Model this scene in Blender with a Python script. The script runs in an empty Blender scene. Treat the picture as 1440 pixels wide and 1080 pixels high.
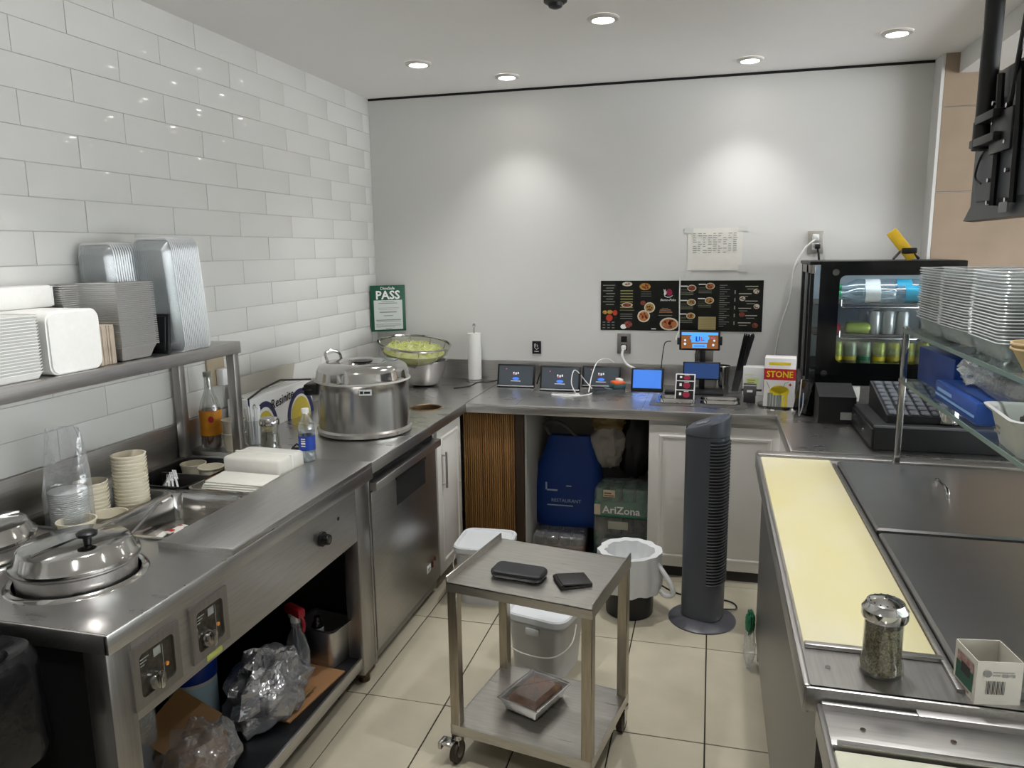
import bpy, bmesh, math, random
from mathutils import Vector, Matrix, noise
from math import radians as R, sin, cos, pi
S = bpy.context.scene
C = S.collection
random.seed(7)
EXPO, ENS, ENB, LENS, FR_EMIT, WORLD = 1.97, (7, 6.2, 19, 6.2, 6.5), (20, 20, 16, 14, 14), 8, 4, 2.6   # exposure, lamp watts in view, lamp watts behind, lens glow, fridge lamp glow

# ---------------------------------------------------------------- camera, world, lights, exposure
cam = bpy.data.cameras.new('camera'); camo = bpy.data.objects.new('camera', cam); C.objects.link(camo)
cam.sensor_width = 36; cam.lens = 26.561; cam.clip_start = .02
yaw, pitch, roll = .258719, .174087, -.013294
f = Vector((-sin(yaw)*cos(pitch), cos(yaw)*cos(pitch), -sin(pitch)))
r0 = Vector((cos(yaw), sin(yaw), 0)); u0 = r0.cross(f)
r1 = r0*cos(roll)+u0*sin(roll); u1 = u0*cos(roll)-r0*sin(roll)
camo.matrix_world = Matrix(((r1.x, u1.x, -f.x, 0), (r1.y, u1.y, -f.y, 0), (r1.z, u1.z, -f.z, 1.7), (0, 0, 0, 1)))
S.camera = camo
S.view_settings.view_transform = 'Standard'; S.view_settings.look = 'None'
S.view_settings.exposure = EXPO; S.view_settings.gamma = 1; S.view_settings.use_curve_mapping = False
S.cycles.transparent_max_bounces = 28
w = bpy.data.worlds.new('world'); S.world = w; w.use_nodes = True
w.node_tree.nodes['Background'].inputs[0].default_value = (.945, .97, 1, 1)
w.node_tree.nodes['Background'].inputs[1].default_value = WORLD
CEIL = 2.65
LIGHTS = [(-1.486, 3.828), (-1.129, 4.246), (-.473, 3.345), (.152, 4.265), (.772, 3.954)]   # the five in view
LIGHTS_BEHIND = [(-1.35, 1.7), (.25, 1.95), (-.55, .35), (1.9, 2.6), (2.2, .6)]              # added lamps without fittings, out of view, to brighten the room
def spot(x, y, e, size=98):
    l = bpy.data.lights.new('downlight_or_fill_lamp', 'SPOT'); l.energy = e; l.spot_size = R(size); l.spot_blend = 1
    l.shadow_soft_size = .035; l.color = (1, .99, .975)
    o = bpy.data.objects.new('downlight_or_fill_lamp', l); C.objects.link(o); o.location = (x, y, CEIL-.035); return o
EN = dict(zip(LIGHTS, ENS)); EN.update(zip(LIGHTS_BEHIND, ENB))
for (x, y), e in EN.items():
    if e: spot(x, y, e)

# ---------------------------------------------------------------- materials
def lin(h):
    if not isinstance(h, str): return tuple(h)
    v = [int(h[i:i+2], 16)/255 for i in (0, 2, 4)]
    return tuple(c/12.92 if c <= .04045 else ((c+.055)/1.055)**2.4 for c in v)
MC = {}
def M(name, col='808080', rough=.5, metal=0, var=0, scale=20, stretch=(1, 1, 1), bump=0, spec=.5, col2=None, trans=0, emit=0, alpha=1, coat=0, rvar=0, ior=1.45, obj=True):
    if name in MC: return MC[name]
    m = bpy.data.materials.new(name); m.use_nodes = True; n = m.node_tree; b = n.nodes['Principled BSDF']
    c = lin(col); b.inputs['Base Color'].default_value = (*c, 1); b.inputs['Roughness'].default_value = rough
    b.inputs['Metallic'].default_value = metal; b.inputs['Specular IOR Level'].default_value = spec
    b.inputs['Transmission Weight'].default_value = trans; b.inputs['IOR'].default_value = ior; b.inputs['Coat Weight'].default_value = coat
    if emit: b.inputs['Emission Color'].default_value = (*c, 1); b.inputs['Emission Strength'].default_value = emit
    if var or bump or col2 or rvar:
        tc = n.nodes.new('ShaderNodeTexCoord'); mp = n.nodes.new('ShaderNodeMapping'); mp.inputs['Scale'].default_value = stretch
        no = n.nodes.new('ShaderNodeTexNoise'); no.inputs['Scale'].default_value = scale; no.inputs['Detail'].default_value = 4
        n.links.new(tc.outputs['Object' if obj else 'Generated'], mp.inputs[0]); n.links.new(mp.outputs[0], no.inputs[0])
        if var or col2:
            mx = n.nodes.new('ShaderNodeValToRGB'); n.links.new(no.outputs[0], mx.inputs[0])
            d = lin(col2) if col2 else tuple(max(0, k*(1-var)) for k in c)
            mx.color_ramp.elements[0].position = .32; mx.color_ramp.elements[1].position = .68
            mx.color_ramp.elements[0].color = (*d, 1); mx.color_ramp.elements[1].color = (*c, 1)
            n.links.new(mx.outputs[0], b.inputs['Base Color'])
        if rvar:
            mr = n.nodes.new('ShaderNodeMapRange'); mr.inputs[3].default_value = rough-rvar; mr.inputs[4].default_value = rough+rvar
            n.links.new(no.outputs[0], mr.inputs[0]); n.links.new(mr.outputs[0], b.inputs['Roughness'])
        if bump:
            bp = n.nodes.new('ShaderNodeBump'); bp.inputs['Strength'].default_value = bump; bp.inputs['Distance'].default_value = .004
            n.links.new(no.outputs[0], bp.inputs['Height']); n.links.new(bp.outputs[0], b.inputs['Normal'])
    MC[name] = m; return m
def film(name, col='ffffff', see=.8, rough=.12, bump=0, scale=30, milk=.3):
    """thin clear plastic: mostly see-through, with a gloss coat and a little milky diffuse"""
    if name in MC: return MC[name]
    m = bpy.data.materials.new(name); m.use_nodes = True; n = m.node_tree; n.nodes.clear()
    o = n.nodes.new('ShaderNodeOutputMaterial'); t = n.nodes.new('ShaderNodeBsdfTransparent'); g = n.nodes.new('ShaderNodeBsdfGlossy'); d = n.nodes.new('ShaderNodeBsdfDiffuse')
    c = lin(col); t.inputs[0].default_value = (*[.5+.5*k for k in c], 1); d.inputs[0].default_value = (*c, 1); g.inputs['Roughness'].default_value = rough
    a = n.nodes.new('ShaderNodeMixShader'); a.inputs[0].default_value = milk; n.links.new(g.outputs[0], a.inputs[1]); n.links.new(d.outputs[0], a.inputs[2])
    lw = n.nodes.new('ShaderNodeLayerWeight'); lw.inputs[0].default_value = .35
    mr = n.nodes.new('ShaderNodeMapRange'); mr.inputs[3].default_value = 1-see; mr.inputs[4].default_value = min(1, 1.35-see)
    n.links.new(lw.outputs['Facing'], mr.inputs[0])
    e = n.nodes.new('ShaderNodeMixShader'); n.links.new(mr.outputs[0], e.inputs[0]); n.links.new(t.outputs[0], e.inputs[1]); n.links.new(a.outputs[0], e.inputs[2])
    if bump:
        tc = n.nodes.new('ShaderNodeTexCoord'); no = n.nodes.new('ShaderNodeTexNoise'); no.inputs['Scale'].default_value = scale
        bp = n.nodes.new('ShaderNodeBump'); bp.inputs['Strength'].default_value = bump; bp.inputs['Distance'].default_value = .01
        n.links.new(tc.outputs['Object'], no.inputs[0]); n.links.new(no.outputs[0], bp.inputs['Height'])
        for k in (g, d, lw): n.links.new(bp.outputs[0], k.inputs['Normal'])
    n.links.new(e.outputs[0], o.inputs[0]); MC[name] = m; return m

steel = M('brushed_steel', 'c4c2c0', .34, 1, var=.14, scale=6, stretch=(1.5, 30, 30), rvar=.07)
steel_y = M('brushed_steel_long', 'c4c2c0', .34, 1, var=.14, scale=6, stretch=(30, 1.5, 30), rvar=.07)
steel_v = M('brushed_steel_upright', 'aba8a5', .36, 1, var=.14, scale=6, stretch=(25, 25, 1.2), rvar=.06)
steel_top = M('worn_steel_top', 'cfcdcb', .28, 1, var=.05, scale=5, stretch=(1, 3, 3), rvar=.025)
steel_dk = M('dull_dark_steel', '9a9896', .4, 1, var=.2, scale=7, stretch=(2, 20, 20), rvar=.06)
chrome = M('polished_steel', 'c4c2bf', .12, 1, var=.08, scale=14)
foil = M('aluminium_foil', 'd6d5d3', .3, .85, bump=.5, scale=120)
white_pl = M('white_plastic', 'e2e3e3', .4, var=.05, scale=6)
milky = M('milky_plastic', 'c4c6c4', .45, var=.1, scale=9)
foam = M('white_foam', 'dededa', .7, var=.04, scale=60)
cream = M('cream_paper', 'd9d2bd', .7, var=.05, scale=30)
paper = M('white_paper', 'dfddd5', .85, var=.04, scale=25)
black_pl = M('black_plastic', '17181a', .38, var=.25, scale=12)
black_gl = M('black_gloss', '08090a', .12, spec=.6)
black_m = M('matt_black', '121214', .7, var=.3, scale=9)
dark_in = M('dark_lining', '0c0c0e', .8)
rubber = M('grey_rubber', '3c3a38', .7)
white_paint = M('white_cabinet_paint', 'dcd9d3', .42, var=.05, scale=5)
clear = film('clear_plastic', 'eef1f2', .9, .12, milk=.3)
rim_film = film('plastic_rim', 'f4f6f7', .35, .2, milk=.75)
clear2 = film('clear_stack_plastic', 'e8eced', .88, .18, milk=.6)
bagfilm = film('clear_bag_film', 'eceef0', .8, .14, bump=1, scale=28, milk=.45)
glass = film('clear_glass', 'eef4f2', .93, .03, milk=.02)
ink = M('dark_ink', '1b1b1d', .6); white_ink = M('white_ink', 'e8e8e6', .6); grey_ink = M('grey_ink', '8a8a86', .6)
red = M('red_print', 'b01c26', .5); green = M('green_print', '1d6b48', .5); dkgreen = M('deep_green_print', '10513a', .45)
yellow = M('yellow_print', 'd8c21c', .5); blue = M('blue_plastic', '12409a', .4, var=.1); orange = M('orange_plastic', 'e2602a', .45)
gold = M('gold_print', 'a98f4a', .55); navy = M('navy_print', '23254f', .5); olive = M('olive_print', 'b5a432', .5)

# ---------------------------------------------------------------- mesh helpers
class B:
    def __init__(s): s.v = []; s.f = []
    def mark(s): return len(s.v)
    def add(s, vs, fs):
        n = len(s.v); s.v += [Vector(p) for p in vs]; s.f += [tuple(i+n for i in q) for q in fs]; return n
    def xf(s, m, n=0):
        for i in range(n, len(s.v)): s.v[i] = m @ s.v[i]
        return s
    def box(s, x0, y0, z0, x1, y1, z1, bev=0, seg=2):
        if x0 > x1: x0, x1 = x1, x0
        if y0 > y1: y0, y1 = y1, y0
        if z0 > z1: z0, z1 = z1, z0
        if bev:
            bm = bmesh.new(); bmesh.ops.create_cube(bm, size=1)
            for v in bm.verts: v.co = Vector(((x0+x1)/2+v.co.x*(x1-x0), (y0+y1)/2+v.co.y*(y1-y0), (z0+z1)/2+v.co.z*(z1-z0)))
            bmesh.ops.bevel(bm, geom=bm.edges[:], offset=min(bev, .49*min(x1-x0, y1-y0, z1-z0)), segments=seg, profile=.5, affect='EDGES')
            bm.verts.index_update(); s.add([v.co.copy() for v in bm.verts], [[v.index for v in q.verts] for q in bm.faces]); bm.free()
        else:
            s.add([(x0, y0, z0), (x1, y0, z0), (x1, y1, z0), (x0, y1, z0), (x0, y0, z1), (x1, y0, z1), (x1, y1, z1), (x0, y1, z1)],
                  [(0, 3, 2, 1), (4, 5, 6, 7), (0, 1, 5, 4), (1, 2, 6, 5), (2, 3, 7, 6), (3, 0, 4, 7)])
        return s
    def rings(s, rs, cap0=True, cap1=True, close=True):
        k = len(rs[0]); vs = [p for r in rs for p in r]; fs = []
        for a in range(len(rs)-1):
            for i in range(k if close else k-1):
                j = (i+1) % k; fs.append((a*k+i, a*k+j, (a+1)*k+j, (a+1)*k+i))
        if cap0: fs.append(tuple(range(k-1, -1, -1)))
        if cap1: fs.append(tuple((len(rs)-1)*k+i for i in range(k)))
        s.add(vs, fs); return s
    def lathe(s, prof, c=(0, 0, 0), seg=28, cap0=False, cap1=False):
        return s.rings([[(c[0]+r*cos(2*pi*i/seg), c[1]+r*sin(2*pi*i/seg), c[2]+z) for i in range(seg)] for r, z in prof], cap0, cap1)
    def cyl(s, c, r, h, seg=20, r2=None, axis='z'):
        n = s.mark(); s.lathe([(r, 0), (r if r2 is None else r2, h)], (0, 0, 0), seg, True, True)
        m = {'z': Matrix.Identity(4), 'x': Matrix.Rotation(pi/2, 4, 'Y'), 'y': Matrix.Rotation(-pi/2, 4, 'X')}[axis]
        s.xf(Matrix.Translation(c) @ m, n); return s
    def tube(s, pts, r, seg=8, closed=False):
        pts = [Vector(p) for p in pts]; rs = []; up = Vector((.13, .21, 1)).normalized(); L = len(pts)
        for i, p in enumerate(pts):
            a = pts[(i-1) % L] if (closed or i) else p; b = pts[(i+1) % L] if (closed or i < L-1) else p
            t = (b-a).normalized(); x = t.cross(up)
            if x.length < .05: x = t.cross(Vector((1, .1, 0)))
            x.normalize(); y = x.cross(t); up = y
            q = r[i] if isinstance(r, (list, tuple)) else r
            rs.append([p+x*q*cos(2*pi*k/seg)+y*q*sin(2*pi*k/seg) for k in range(seg)])
        if closed: rs.append(rs[0])
        return s.rings(rs, not closed, not closed)
    def prism(s, pts, z0, z1):
        return s.rings([[(x, y, z0) for x, y in pts], [(x, y, z1) for x, y in pts]])
    def quad(s, a, b, c, d): s.add([a, b, c, d], [(0, 1, 2, 3)]); return s
    def blob(s, c, sz, seed=0, amp=.2, fr=2.5, nu=28, nv=18, floor=None, pw=1):
        n = s.mark(); rs = []
        for j in range(nv+1):
            th = pi*j/nv; rr = []
            for i in range(nu):
                ph = 2*pi*i/nu; d = Vector((sin(th)*cos(ph), sin(th)*sin(ph), -cos(th)))
                if pw != 1: d = Vector([math.copysign(abs(k)**pw, k) for k in d])
                k = 1+amp*noise.noise(d*fr+Vector((seed*3.1, seed, 0)))+amp*.6*abs(noise.noise(d*fr*2.7+Vector((seed, 0, seed*2))))
                p = Vector((c[0]+d.x*sz[0]*k, c[1]+d.y*sz[1]*k, c[2]+d.z*sz[2]*k))
                if floor is not None: p.z = max(p.z, floor)
                rr.append(p)
            rs.append(rr)
        return s.rings(rs, False, False)
def rrect(w, d, r, z=0, cx=0, cy=0, k=4):
    o = []
    for sx, sy, a in ((1, 1, 0), (-1, 1, 90), (-1, -1, 180), (1, -1, 270)):
        for i in range(k+1):
            t = R(a+90*i/k); o.append((cx+sx*(w/2-r)+r*cos(t), cy+sy*(d/2-r)+r*sin(t), z))
    return o
def smooth(pts, n=8):
    pts = [Vector(p) for p in pts]; o = []
    for i in range(len(pts)-1):
        p0, p1, p2, p3 = pts[max(i-1, 0)], pts[i], pts[i+1], pts[min(i+2, len(pts)-1)]
        for k in range(n):
            t = k/n; o.append(.5*((2*p1)+(p2-p0)*t+(2*p0-5*p1+4*p2-p3)*t*t+(3*p1-p0-3*p2+p3)*t**3))
    return o+[pts[-1]]
def mesh(name, vs, fs, mat, sharp=38):
    me = bpy.data.meshes.new(name); me.from_pydata([tuple(v) for v in vs], [], fs); me.update()
    bm = bmesh.new(); bm.from_mesh(me); bmesh.ops.recalc_face_normals(bm, faces=bm.faces); bm.to_mesh(me); bm.free()
    for p in me.polygons: p.use_smooth = True
    me.set_sharp_from_angle(angle=R(sharp)); me.materials.append(mat); return me
def tag(o, label=None, cat=None, group=None, kind=None):
    for k, v in (('label', label), ('category', cat), ('group', group), ('kind', kind)):
        if v: o[k] = v
    return o
def thing(name, label, cat, loc=(0, 0, 0), rz=0, group=None):
    o = bpy.data.objects.new(name, None); C.objects.link(o); o.location = loc; o.rotation_euler = (0, 0, rz); o.empty_display_size = .05
    return tag(o, label, cat, group)
def off(p):
    v = Vector((0, 0, 0))
    while p is not None: v += p.location; p = p.parent
    return v
def put(name, b, mat, parent=None, world=False, sharp=38):
    """link the collected shapes as ONE mesh object; world: the shapes are in room coordinates"""
    vs = b.v
    if world and parent is not None:
        d = off(parent); vs = [v-d for v in vs]
    o = bpy.data.objects.new(name, mesh(name, vs, b.f, mat, sharp)); C.objects.link(o)
    if parent is not None: o.parent = parent
    return o
def solo(name, b, mat, label, cat, loc=(0, 0, 0), rz=0, group=None, sharp=38):
    o = put(name, b, mat, None, sharp=sharp); o.location = loc; o.rotation_euler = (0, 0, rz); return tag(o, label, cat, group)
def struct(name, b, mat): return tag(put(name, b, mat), kind='structure')
def dup(root, loc=None, rz=None, label=None):
    c = root.copy(); C.objects.link(c)
    if loc is not None: c.location = loc
    if rz is not None: c.rotation_euler = (0, 0, rz)
    if label: c['label'] = label
    for a in list(root.children):
        d = a.copy(); C.objects.link(d); d.parent = c
        for e in list(a.children):
            g = e.copy(); C.objects.link(g); g.parent = d
    return c
def frame(o, ux, uy):
    """matrix of a flat face: origin o, text runs along ux, rises along uy"""
    ux = Vector(ux).normalized(); uy = Vector(uy).normalized(); n = ux.cross(uy)
    return Matrix(((ux.x, uy.x, n.x, o[0]), (ux.y, uy.y, n.y, o[1]), (ux.z, uy.z, n.z, o[2]), (0, 0, 0, 1)))
def from_curve(cu, name):
    o = bpy.data.objects.new('tmp', cu); C.objects.link(o); dg = bpy.context.evaluated_depsgraph_get(); dg.update()
    me = bpy.data.meshes.new_from_object(o.evaluated_get(dg)); bpy.data.objects.remove(o); b = B()
    b.v = [v.co.copy() for v in me.vertices]; b.f = [tuple(p.vertices) for p in me.polygons]; bpy.data.meshes.remove(me); return b
def text(s, size, fr, mat, parent, world=False, name='lettering', bold=0, shear=0, align='CENTER', sx=1):
    cu = bpy.data.curves.new('t', 'FONT'); cu.body = s; cu.size = size; cu.align_x = align; cu.align_y = 'CENTER'; cu.offset = bold*size; cu.shear = shear; cu.extrude = 0; cu.resolution_u = 2
    b = from_curve(cu, name); b.xf(fr @ Matrix.Translation((0, 0, .0012)) @ Matrix.Diagonal((sx, 1, 1, 1)))
    return put(name, b, mat, parent, world)
def plate(outline, holes, z0, z1):
    cu = bpy.data.curves.new('p', 'CURVE'); cu.dimensions = '2D'; cu.fill_mode = 'BOTH'; cu.extrude = (z1-z0)/2
    for pts in [outline]+holes:
        sp = cu.splines.new('POLY'); sp.points.add(len(pts)-1); sp.use_cyclic_u = True
        for q, p in zip(sp.points, pts): q.co = (p[0], p[1], 0, 1)
    b = from_curve(cu, 'p'); b.xf(Matrix.Translation((0, 0, (z0+z1)/2))); return b
def circ(x, y, r, k=36): return [(x+r*cos(2*pi*i/k), y+r*sin(2*pi*i/k)) for i in range(k)]
def rect(x0, y0, x1, y1): return [(x0, y0), (x1, y0), (x1, y1), (x0, y1)]
def flats(fr, rects, lift=.0008):
    """thin flat print rectangles (u0, v0, u1, v1) on a face"""
    b = B()
    for u0, v0, u1, v1 in rects: b.quad((u0, v0, lift), (u1, v0, lift), (u1, v1, lift), (u0, v1, lift))
    return b.xf(fr)
def discs(fr, ds, lift=.001, seg=18):
    b = B()
    for u, v, a, c in ds: b.add([(u+a*cos(2*pi*i/seg), v+c*sin(2*pi*i/seg), lift) for i in range(seg)], [tuple(range(seg))])
    return b.xf(fr)
# ---------------------------------------------------------------- the room
YB, XL, ZB = 4.58, -2.12, 1.02
tile_white = M('glazed_white_tile', 'd2d2ce', .09, var=.03, scale=2, bump=.02, coat=0)
grout = M('pale_grout', 'c2bfb9', .85, var=.1)
wall_paint = M('white_wall_paint', 'd4d4d1', .62, var=.025, scale=3, bump=.02)
ceil_paint = M('ceiling_paint', 'ebe9e7', .75, var=.02, scale=2)
beige = M('beige_stone_tile', 'a08e7a', .32, var=.14, scale=5, bump=.02)
floor_tile = M('porcelain_floor_tile', 'b5ae9a', .36, var=.14, scale=5, bump=.03, rvar=.08)
dark_grout = M('dark_floor_grout', '2a2622', .9)
struct('ceiling', B().box(XL-.1, -4, CEIL, 6, YB+.1, CEIL+.1), ceil_paint)
fl = struct('floor', B().box(XL-.1, -4, -.06, 6, YB+.1, -.006), dark_grout)
fm = None
for i in range(-7, 8):
    for j in range(0, 6):
        x0, y0 = .025+.32*i, 1.155-.655+.655*j
        if fm is None:
            t = put('tile', B().box(.0025, .0025, -.006, .3175, .6525, 0, .0012, 1), floor_tile, fl); fm = t.data
        else: t = bpy.data.objects.new('tile', fm); C.objects.link(t); t.parent = fl
        t.location = (x0, y0, random.uniform(-.0006, .0004))
wl = struct('wall_left', B().box(XL-.1, -4, 0, XL-.004, YB+.1, CEIL), grout)
tm = {}
for k in range(15):
    o = 2.01 if k % 2 == 0 else 2.235          # running bond, half a tile offset
    for n in range(-4, 7):
        y0 = o+.45*n; y1 = min(y0+.45, YB)
        if y1 < .9 or y1-y0 < .02: continue
        key = round(y1-y0, 3)
        if key not in tm:
            t = put('tile', B().box(-.008, .0012, .0012, 0, key-.0012, .1078, .0012, 2), tile_white, wl); tm[key] = t.data
        else: t = bpy.data.objects.new('tile', tm[key]); C.objects.link(t); t.parent = wl
        t.location = (XL, y0, ZB+.109*k); t.rotation_euler = (0, random.uniform(-.0015, .0015), random.uniform(-.0015, .0015))
struct('wall_back', B().box(XL, YB, 0, 1.1, YB+.1, CEIL-.012), wall_paint)
struct('ceiling_gap_strip', B().box(XL, YB-.004, CEIL-.014, 1.1, YB+.09, CEIL-.001), M('gap_shade', '1c1a19', .9))  # dark strip, its colour stands in for the shadow gap under the ceiling
struct('trim_2', B().box(1.085, 4.442, .9, 1.1, YB, CEIL-.002), wall_paint)
wr = struct('wall_right', B().box(1.1, 4.452, 0, 6, YB+.1, CEIL), grout)
bm_ = None
for k in range(7):
    for n in range(3):
        if bm_ is None: t = put('tile', B().box(.002, 0, .002, .838, .008, .418, .002, 1), beige, wr); bm_ = t.data
        else: t = bpy.data.objects.new('tile', bm_); C.objects.link(t); t.parent = wr
        t.location = (1.1+.84*n, 4.446, -.13+.42*k)
# bulkhead over the customer side
struct('ceiling_bulkhead', B().box(1.165, 1.2, CEIL-.1, 1.5, 4.44, CEIL-.001), wall_paint)

struct('wall_front', B().box(XL, -1.7, 0, 6, -1.6, CEIL), M('grey_front_wall', '96938e', .6, var=.1))
# downlights: trim ring, deep reflector, glowing lens
lens_m = M('downlight_lens', 'fff8ee', .3, emit=LENS)
trim_m = M('downlight_trim', 'c9c7c3', .35, var=.03)
dl = []
DLAB = ['white recessed downlight nearest the tiled wall', 'white recessed downlight close to the back wall beside the tiled corner', 'white recessed downlight farthest out from the back wall, by the ceiling sensor',
        'white recessed downlight above the black menu posters', 'white recessed downlight over the drinks fridge by the beige pier']
for i, (x, y) in enumerate(LIGHTS):
    if i == 0:
        d = thing('ceiling_downlight', DLAB[0], 'light', (x, y, CEIL), 0, 'recessed downlights')
        put('trim_ring', B().lathe([(.045, -.004), (.047, -.012), (.064, -.009), (.068, -.0005)], seg=28), trim_m, d)
        put('lens', B().lathe([(.045, -.006), (.03, -.011), (.001, -.014)], seg=24, cap1=True), lens_m, d)
        d0 = d
    else: d = dup(d0, (x, y, CEIL), None, DLAB[i])
s = thing('ceiling_sensor', 'small dark round sensor on the ceiling at the frame top', 'sensor', (-.615, 3.05, CEIL))
put('base', B().lathe([(.045, 0), (.045, -.012), (.036, -.018)], cap0=True, cap1=True), M('dark_sensor', '3b3936', .5), s)
put('dome', B().lathe([(.03, -.018), (.026, -.03), (.012, -.036), (.001, -.037)], cap1=True), black_pl, s)

# ---------------------------------------------------------------- steam table
T = .88
st = thing('steam_table', 'long stainless steam table with sunken wells along the tiled wall', 'steam table', (-1.69, 1.94, 0))
W1, W2 = (-1.578, 1.508), (-1.95, 1.545)
put('tabletop', plate(rect(-2.105, 1.262, -1.262, 2.618), [circ(*W1, .152), circ(*W2, .146), rect(-2.05, 1.775, -1.815, 2.15), rect(-1.79, 1.775, -1.512, 2.15), rect(-2.05, 2.2, -1.51, 2.565)], T-.012, T), steel_top, st, True)
e = B().box(-1.274, 1.258, T-.05, -1.260, 2.618, T-.001, .004); e.box(-2.1, 1.258, T-.05, -1.262, 1.270, T-.001, .004); put('front_edge', e, steel_y, st, True)
put('front_panel', B().box(-1.30, 1.335, .615, -1.282, 2.50, T-.02), steel_y, st, True)
put('dial_hole', B().cyl((-1.2825, 2.36, .755), .007, .002, axis='x'), black_pl, st, True)
put('backsplash', B().box(-2.119, .95, T-.01, -2.105, 2.62, ZB, .004), steel_y, st, True)
put('end_shade_panel', B().box(-2.09, 1.29, .1, -1.33, 1.30, T-.02), black_m, st, True)  # black colour stands in for the shade at the table's near end
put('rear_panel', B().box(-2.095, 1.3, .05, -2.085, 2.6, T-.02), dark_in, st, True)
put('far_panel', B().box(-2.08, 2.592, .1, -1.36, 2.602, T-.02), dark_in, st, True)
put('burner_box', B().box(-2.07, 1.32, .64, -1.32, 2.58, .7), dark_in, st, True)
for y0, y1, z0 in ((1.268, 1.345, 0), (2.50, 2.605, .05)):
    b = B().box(-1.345, y0, z0, -1.279, y1, T-.02, .006); put('leg', b, steel_v, st, True)
    put('leg', B().box(-2.08, y0, z0, -2.03, y1, T-.02, .006), steel_v, st, True)
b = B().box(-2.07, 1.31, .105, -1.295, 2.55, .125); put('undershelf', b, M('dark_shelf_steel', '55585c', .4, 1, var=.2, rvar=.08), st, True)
put('undershelf_edge', B().box(-1.298, 1.345, .085, -1.284, 2.52, .13, .004), steel_y, st, True)
rust = M('rusty_foot', '5a4630', .8, .3, var=.5, scale=40)
b = B().cyl((-1.31, 2.555, 0), .022, .055, 14); b.box(-1.36, 2.51, .035, -1.28, 2.6, .055, .004); put('foot', b, rust, st, True)
b = B().box(-1.37, 2.36, .03, -1.32, 2.44, .09, .004); put('shelf_bracket', b, rust, st, True)
def control_panel(y0, y1, z0, z1, first):
    cp = put('control_panel', plate(rect(y0, z0, y1, z1), [[(p[0], p[1]) for p in rrect(y1-y0-.045, z1-z0-.045, .012, 0, (y0+y1)/2, (z0+z1)/2)]], 0, .008).xf(Matrix(((0, 0, 1, -1.282), (1, 0, 0, 0), (0, 1, 0, 0), (0, 0, 0, 1)))), steel_v, st, True)
    yc = (y0+y1)/2
    put('control_recess', B().box(-1.2818, y0+.016, z0+.016, -1.2805, y1-.016, z1-.016), M('grimy_control_plate', '4e493f', .45, .6, var=.5, scale=60), cp, True)
    n = B(); n.cyl((-1.28, yc-.015, z0+.05), .026, .022, 20, .021, 'x'); n.box(-1.259, yc-.021, z0+.03, -1.25, yc-.009, z0+.07, .002); put('dial', n, chrome, cp, True)
    put('indicator_light', B().cyl((-1.2805, yc+.035, z0+.062), .005, .004, axis='x'), M('amber_lens', 'd88a3c', .3), cp, True)
    fr = frame((-1.2803, y0+.03, z1-.045), (0, 1, 0), (0, 0, 1))
    put('print', flats(fr, [(0, .004, .03, .007), (0, -.004, .022, -.001), (.045, -.01, .07, .012), (.0, -.012, .014, -.009), (.075, -.07, .077, .01)]), grey_ink, cp, True)
control_panel(1.334, 1.497, .642, .797, True); control_panel(1.541, 1.695, .644, .80, False)
k = B().cyl((-1.282, 2.232, .727), .026, .01, 20, None, 'x'); k.cyl((-1.272, 2.232, .727), .021, .022, 16, .018, 'x'); kb = put('knob', k, black_pl, st, True)
put('knob_face', B().cyl((-1.25, 2.232, .727), .011, .0015, 16, None, 'x'), chrome, kb, True)
put('tape', B().box(-1.282, 1.60, .622, -1.2805, 1.665, .64), M('yellow_green_tape', 'b5bb5e', .6), st, True)
# cover plate over the table's front strip
b = B().box(-1.505, 1.722, T, -1.262, 2.616, T+.018, .003); b.box(-1.505, 1.716, T-.004, -1.262, 1.724, T+.018, .002); put('cover_plate', b, steel_y, st, True)
def well(x0, y0, x1, y1, dep, mat, name, lip=.012, rad=.03, parent=st, zt=T):
    w_, d_, cx, cy = x1-x0, y1-y0, (x0+x1)/2, (y0+y1)/2
    g = [rrect(w_+2*lip, d_+2*lip, rad+lip, zt+.001, cx, cy), rrect(w_+2*lip, d_+2*lip, rad+lip, zt+.006, cx, cy), rrect(w_, d_, rad, zt+.006, cx, cy), rrect(w_-.012, d_-.012, rad, zt-.01, cx, cy), rrect(w_-.03, d_-.03, rad, zt-dep, cx, cy)]
    return put(name, B().rings(g, False, True), mat, parent, True)
well(-2.05, 1.775, -1.815, 2.15, .16, steel_dk, 'deep_well')
well(-1.79, 1.775, -1.512, 2.15, .085, chrome, 'well_pan')
well(-2.045, 2.205, -1.80, 2.56, .1, M('black_insert', '1a1a1b', .35, .5), 'cutlery_insert')
well(-1.78, 2.205, -1.515, 2.56, .05, chrome, 'napkin_pan')
put('pan_divider', B().box(-2.03, 2.37, T-.07, -1.81, 2.378, T-.002), steel_dk, st, True)
for (cx, cy), rr in ((W1, .152), (W2, .146)):
    put('well_ring', B().lathe([(rr-.004, -.06), (rr-.002, .004), (rr+.006, .008), (rr+.016, .003), (rr+.018, 0)], (cx, cy, T), 44), chrome, st, True)

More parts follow.
